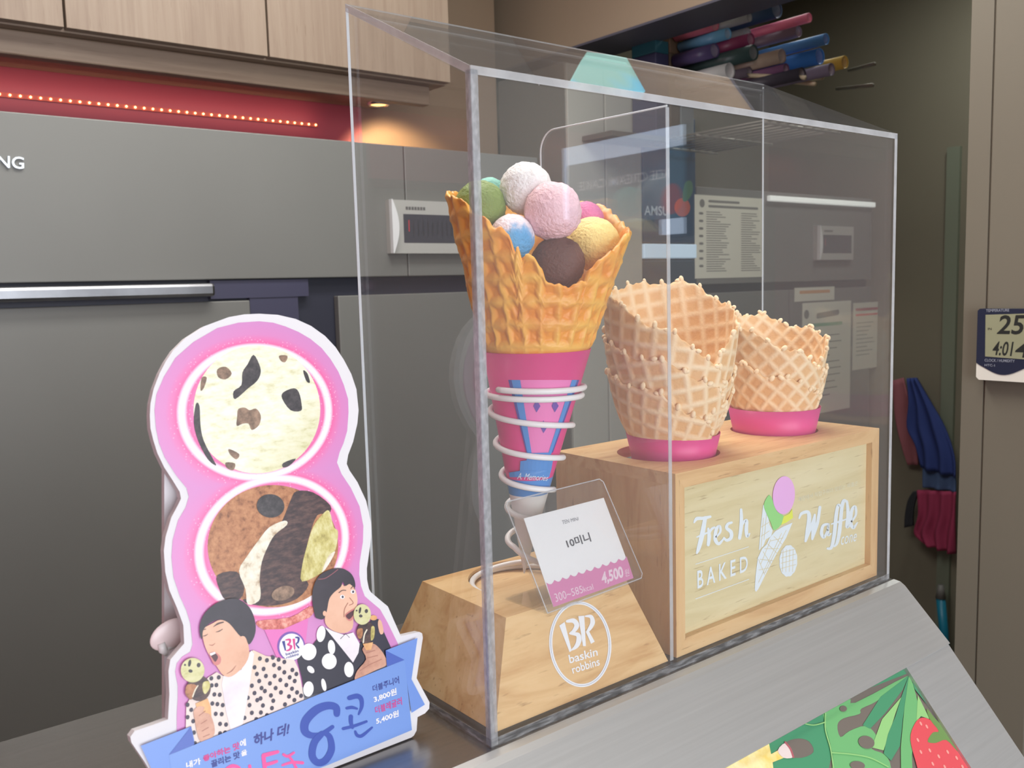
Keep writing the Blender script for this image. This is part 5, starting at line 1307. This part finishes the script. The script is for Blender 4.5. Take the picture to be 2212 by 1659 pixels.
dots = [(1255, 295), (1360, 320), (1175, 425), (1310, 450), (1465, 390), (1545, 440), (1450, 280), (1535, 310), (1620, 345), (1210, 525), (1345, 555), (1475, 555), (1620, 500), (1740, 465), (1245, 630), (1405, 665), (1560, 615), (1700, 575), (1135, 700), (1280, 735), (1490, 735), (1650, 690), (1775, 630), (1330, 780), (1420, 845), (1175, 810), (1075, 880), (1215, 915), (1265, 890), (1570, 800), (1735, 745), (1690, 860), (1810, 800), (1100, 990), (1300, 995), (1455, 925), (1435, 1035), (1630, 980), (1770, 915), (1270, 1100), (1135, 1105), (1025, 1180), (1360, 1140), (1200, 1200), (1800, 525), (1870, 850), (530, 590), (640, 575), (535, 695), (605, 690), (575, 830), (655, 835), (545, 965), (620, 975), (700, 990), (595, 1120), (685, 1125), (660, 1270), (750, 1280), (230, 1060), (175, 1170), (258, 1230), (270, 1400), (285, 1560), (660, 1412), (735, 1400), (175, 985)]
for x, y in dots: d.ell(*q5(x, y), 4.3, 5.0, DOT, 12, 0.3, 14)
d.poly(QC((738, 352), (830, 290), (900, 258), (980, 285), (1040, 355), (1090, 412), (1140, 425), (1168, 500), (1172, 600), (1120, 700), (1010, 792), (930, 782), (872, 705), (800, 600), (748, 480)), SK, 14, 3)
d.poly(QC((720, 440), (705, 330), (740, 220), (820, 130), (930, 72), (1050, 58), (1150, 110), (1210, 200), (1237, 320), (1222, 420), (1172, 492), (1140, 424), (1090, 412), (1030, 340), (970, 280), (890, 255), (800, 292), (742, 352), (732, 420)), HAIR, 15, 3)
d.poly(QC((795, 575), (850, 562), (905, 610), (900, 670), (850, 688), (815, 630)), LIP, 15, 3); d.poly(QC((812, 590), (850, 572), (880, 610), (855, 655), (830, 625)), MTH, 16, 3); d.poly(QC((800, 575), (850, 560), (858, 576), (812, 598)), PWH, 17)
d.stroke(QC((836, 325), (880, 295), (932, 280)), [2 * kc, 16 * kc, 10 * kc], BRW, 16); d.stroke(QC((858, 374), (890, 366), (925, 345)), [2 * kc, 9 * kc, 4 * kc], BRW, 16); d.stroke(QC((738, 412), (760, 408), (784, 392)), [3 * kc, 8 * kc, 3 * kc], BRW, 16); d.stroke(QC((742, 352), (764, 346)), 7 * kc, BRW, 16, 0)
d.stroke(QC((796, 494), (826, 500), (852, 480)), [3 * kc, 7 * kc, 3 * kc], FOLD, 16); d.stroke(QC((960, 770), (1010, 740), (1050, 690)), [3 * kc, 9 * kc, 3 * kc], FOLD, 16); d.ell(*qc(1114, 426), 5.2, 3.4, SK, 17)
d.poly(QC((668, 1050), (782, 1000), (812, 1080), (822, 1240), (720, 1250)), CNE, 16)
d.poly(QC((650, 1120), (700, 1075), (752, 1085), (742, 1130), (800, 1150), (838, 1230), (848, 1330), (800, 1390), (720, 1410), (684, 1330), (664, 1220)), SK2, 17, 3)
for a_, b_ in (((700, 1165), (760, 1120)), ((720, 1240), (775, 1205)), ((730, 1310), (790, 1275)), ((740, 1365), (800, 1340))): d.stroke([qc(*a_), qc(*b_)], 6 * kc, FOLD, 18, 0)
d.ell(*qc(700, 905), 112 * kc, 122 * kc, DCH, 18); d.poly(QC((570, 950), (590, 870), (680, 880), (650, 960), (630, 1010), (600, 1000)), CHOC, 19, 3); d.poly(QC((740, 850), (795, 840), (802, 900), (760, 960), (735, 920)), YCR, 19, 3); d.stroke(QC((640, 985), (665, 920), (690, 880)), 12 * kc, WST, 19)
d.ell(*qc(640, 734), 112 * kc, 116 * kc, CRM, 20, 0, 36)
for x, y, rx, ry in ((612, 668, 14, 34), (697, 686, 18, 22), (620, 742, 20, 16), (568, 684, 10, 10)): d.ell(*qc(x, y), rx * kc, ry * kc, CHIP, 21, 0.2, 14)
o = d.build('printed_figure', board, 'picture of a person with bowl cut eating a cone, cream dotted jacket')

d = Decal(fs); kd = 1 / 3.614
d.poly(QD((150, 800), (200, 745), (280, 690), (350, 600), (372, 560), (470, 640), (580, 760), (640, 690), (700, 560), (740, 480), (790, 500), (830, 600), (885, 720), (842, 742), (846, 800), (760, 890), (600, 970), (380, 1055), (212, 1112), (190, 960)), NVY, 9)
for x, y, rx, ry, ro in ((242, 752, 60, 66, 0.2), (338, 612, 34, 64, 0.15), (402, 826, 58, 62, 0), (420, 715, 28, 56, -0.1), (556, 890, 37, 60, -0.05), (240, 1042, 40, 60, 0.1), (258, 890, 34, 22, 0.8), (360, 1010, 18, 50, -0.2)): d.ell(*qd(x, y), rx * kd, ry * kd, PWH, 10, ro, 24)
d.poly(QD((368, 560), (430, 590), (520, 620), (590, 600), (640, 690), (630, 760), (588, 836), (480, 700), (390, 590)), SHT, 11)
d.stroke(QD((490, 650), (530, 610), (560, 640)), 4 * kd, DOT, 12, 0)
d.poly(QD((372, 450), (385, 360), (430, 290), (500, 225), (520, 240), (560, 212), (600, 250), (622, 330), (616, 400), (592, 470), (584, 565), (520, 606), (430, 586), (372, 530)), SK, 12, 3)
d.poly(QD((292, 470), (270, 350), (280, 240), (330, 152), (420, 106), (500, 100), (570, 138), (602, 200), (602, 252), (562, 222), (528, 238), (508, 205), (492, 245), (440, 288), (402, 340), (384, 430), (358, 496), (312, 492)), HAIR, 13, 3)
d.stroke(QD((318, 185), (370, 178), (430, 140), (470, 108)), 6 * kd, mat('print_hair_shine', (150, 90, 100), 0.4), 14)
for x, y in ((504, 323), (586, 283)):
    d.ell(*qd(x, y), 18 * kd, 16 * kd, PWH, 14); d.ell(*qd(x + 3, y), 8 * kd, 10 * kd, DOT, 15)
d.stroke(QD((478, 290), (505, 272), (532, 272)), 6 * kd, BRW, 14); d.stroke(QD((572, 258), (590, 240), (602, 262)), 5 * kd, BRW, 14)
d.stroke(QD((562, 330), (590, 370), (560, 388)), 5 * kd, FOLD, 14); d.stroke(QD((548, 370), (522, 420), (518, 480)), 5 * kd, FOLD, 14)
d.poly(QD((526, 466), (560, 434), (604, 412), (606, 450), (584, 500), (552, 508)), LIP, 14, 3); d.poly(QD((532, 470), (562, 444), (600, 424), (600, 448), (572, 488), (552, 496)), MTH, 15, 3)
d.ell(*qd(366, 452), 14 * kd, 20 * kd, SK, 14)
d.poly(QD((660, 735), (690, 700), (745, 688), (790, 720), (835, 782), (850, 852), (770, 892), (640, 955), (600, 968), (620, 900), (690, 810)), SK2, 16, 3)
for a_, b_ in (((690, 760), (760, 740)), ((700, 800), (780, 780)), ((720, 850), (810, 810)), ((640, 900), (720, 850))): d.stroke([qd(*a_), qd(*b_)], 5 * kd, FOLD, 17, 0)
d.poly(QD((664, 690), (744, 676), (730, 735), (690, 740)), CNE, 17)
d.poly(QD((790, 500), (812, 520), (826, 600), (800, 612), (782, 540)), SK, 11, 3); d.ell(*qd(748, 486), 28 * kd, 20 * kd, CNE, 11)
d.ell(*qd(690, 600), 72 * kd, 86 * kd, DCH, 18); d.poly(QD((620, 580), (662, 570), (660, 630), (640, 650), (622, 630)), CHOC, 19, 3); d.poly(QD((730, 560), (756, 560), (752, 640), (728, 660)), YCR, 19, 3); d.stroke(QD((668, 680), (676, 620), (696, 580)), 10 * kd, WST, 19)
d.ell(*qd(660, 460), 68 * kd, 80 * kd, CRM, 20, 0, 36)
for x, y, rx, ry in ((642, 428, 9, 26), (692, 434, 13, 16), (648, 472, 14, 12), (616, 430, 7, 7)): d.ell(*qd(x, y), rx * kd, ry * kd, CHIP, 21, 0.2, 14)
d.build('printed_figure', board, 'picture of a wide-eyed person with bowl cut, navy jacket with big white dots')

# blue ribbon banner and its lettering
RB = mat('ribbon_blue', (116, 152, 220), 0.3); RL = mat('ribbon_tail_blue', (112, 148, 220), 0.3); RD = mat('ribbon_fold_blue', (74, 100, 186), 0.3)
d = Decal(fs)
tl, tr_, br_ = (365, 1631), (874, 1425), (890, 1577)
d.poly([(304, 1611), (413, 1569), (420, 1600), (372, 1700), (345, 1700)], RL, 20)
d.poly([(833, 1405), (902, 1378), (889, 1467), (918, 1522), (889, 1540), (874, 1440)], RL, 20)
d.poly([(413, 1569), (420, 1608), (365, 1631)], RD, 22); d.poly([(833, 1405), (874, 1425.5), (836, 1440)], RD, 22)
bl1 = hitp(0, 0, SP0, SNn)
d.poly([tl, tr_, br_, (705, 1654), (560, 1706), (386, 1760)], RB, 21)
d.text('내가', QC((576, 1602), (712, 1560), (720, 1622), (580, 1668)), PWH, 23, 0.03)
d.text('좋아하는 맛', QC((735, 1546), (1080, 1408), (1088, 1478), (745, 1602)), MAG, 23, 0.03)
d.text('에', QC((1084, 1402), (1140, 1378), (1146, 1446), (1090, 1466)), PWH, 23, 0.03)
d.text('끌리는 맛', QC((812, 1592), (1084, 1496), (1090, 1562), (820, 1660)), NBL, 23, 0.03)
d.text('을', QC((1096, 1502), (1150, 1476), (1158, 1532), (1100, 1552)), PWH, 23, 0.03)
d.text('하나 더!', QC((1216, 1346), (1562, 1224), (1545, 1342), (1222, 1460)), NBL, 23, 0.035)
BB = mat('print_bold_blue', (48, 76, 170), 0.35); HP = mat('print_hot_pink', (236, 82, 156), 0.35)
d.stroke(QD((462, 1236), (455, 1186), (390, 1172), (300, 1206), (220, 1290), (212, 1368), (260, 1404), (340, 1396), (428, 1338)), [50 * kd, 56 * kd, 60 * kd, 66 * kd, 68 * kd, 62 * kd, 50 * kd, 38 * kd, 30 * kd], BB, 23)
d.stroke(QD((345, 1392), (286, 1462), (270, 1560), (310, 1616), (372, 1600), (420, 1516), (408, 1420), (370, 1386)), [46 * kd, 56 * kd, 56 * kd, 54 * kd, 54 * kd, 54 * kd, 46 * kd, 36 * kd], BB, 24)
for s_, w_ in [(((560, 1112), (620, 1098), (652, 1120), (656, 1180), (632, 1240)), (36, 40, 36, 28, 14)), (((540, 1192), (580, 1186), (620, 1196)), (22, 26, 16)), (((572, 1258), (572, 1300), (584, 1344)), (34, 32, 22)), (((512, 1352), (600, 1330), (694, 1296)), (24, 24, 18)), (((606, 1374), (622, 1404), (660, 1406), (738, 1342)), (18, 26, 26, 14))]:
    d.stroke([qd(*p) for p in s_], [x * kd for x in w_], BB, 23)
for s_, w_ in [(((1310, 1548), (1318, 1620), (1330, 1720)), (40, 38, 38)), (((1312, 1540), (1390, 1520), (1446, 1506)), (40, 38, 30)), (((1330, 1628), (1390, 1612), (1436, 1596)), (34, 32, 26)), (((1500, 1532), (1540, 1548), (1598, 1514)), (26, 28, 22)), (((1490, 1632), (1580, 1606), (1680, 1610)), (22, 26, 30)), (((1560, 1560), (1590, 1600), (1620, 1660)), (24, 26, 28)), (((1180, 1640), (1186, 1700)), (30, 30)), (((940, 1690), (1010, 1640), (1080, 1660), (1090, 1720)), (32, 34, 32, 30))]:
    d.stroke([qc(*p) for p in s_], [x * kc for x in w_], HP, 23)
d.text('더블주니어', QD((740, 1016), (945, 940), (950, 998), (745, 1066)), NBL, 23, 0.012)
d.text('3,800원', QD((745, 1100), (925, 1032), (930, 1088), (755, 1152)), PWH, 23, 0.025)
d.text('더블레귤러', QD((758, 1182), (966, 1104), (972, 1164), (766, 1238)), MAG, 23, 0.012)
d.text('5,400원', QD((765, 1270), (942, 1204), (946, 1258), (771, 1322)), PWH, 23, 0.025)
d.build('ribbon_print', board, 'blue ribbon banner with Korean lettering and prices')

# ------------------------------------------------------------------ small pale tab behind the standee
tbp = hit(368, 1370, 1, 0.088)
sp = thing('sample_spoon_lid', tbp, 'small pale pink oval plastic tab sticking out beside the white strut', 'plastic tab')
bm = bmesh.new(); bmesh.ops.create_uvsphere(bm, u_segments=28, v_segments=14, radius=1.0)
for v in bm.verts: v.co = Vector((v.co.x * 0.0125, v.co.y * 0.0022, v.co.z * 0.0088 + 0.0))
bmesh.ops.rotate(bm, verts=bm.verts, matrix=Matrix.Rotation(-0.32, 3, 'Y')); bmesh.ops.translate(bm, verts=bm.verts, vec=tbp)
link('oval_plate', bm_me(bm), mat('pale_pink_plastic', (232, 214, 214), 0.3), sp, True)
p0 = hit(348, 1390, 1, 0.086); tube('stem', [p0, hit(352, 1404, 1, 0.086), hit(358, 1410, 1, 0.087), hit(362, 1400, 1, 0.088), hit(385, 1390, 1, 0.09)], [0.0022, 0.0026, 0.0022, 0.0018, 0.0016], mat('pale_white_plastic', (236, 236, 236), 0.3), sp, 10)
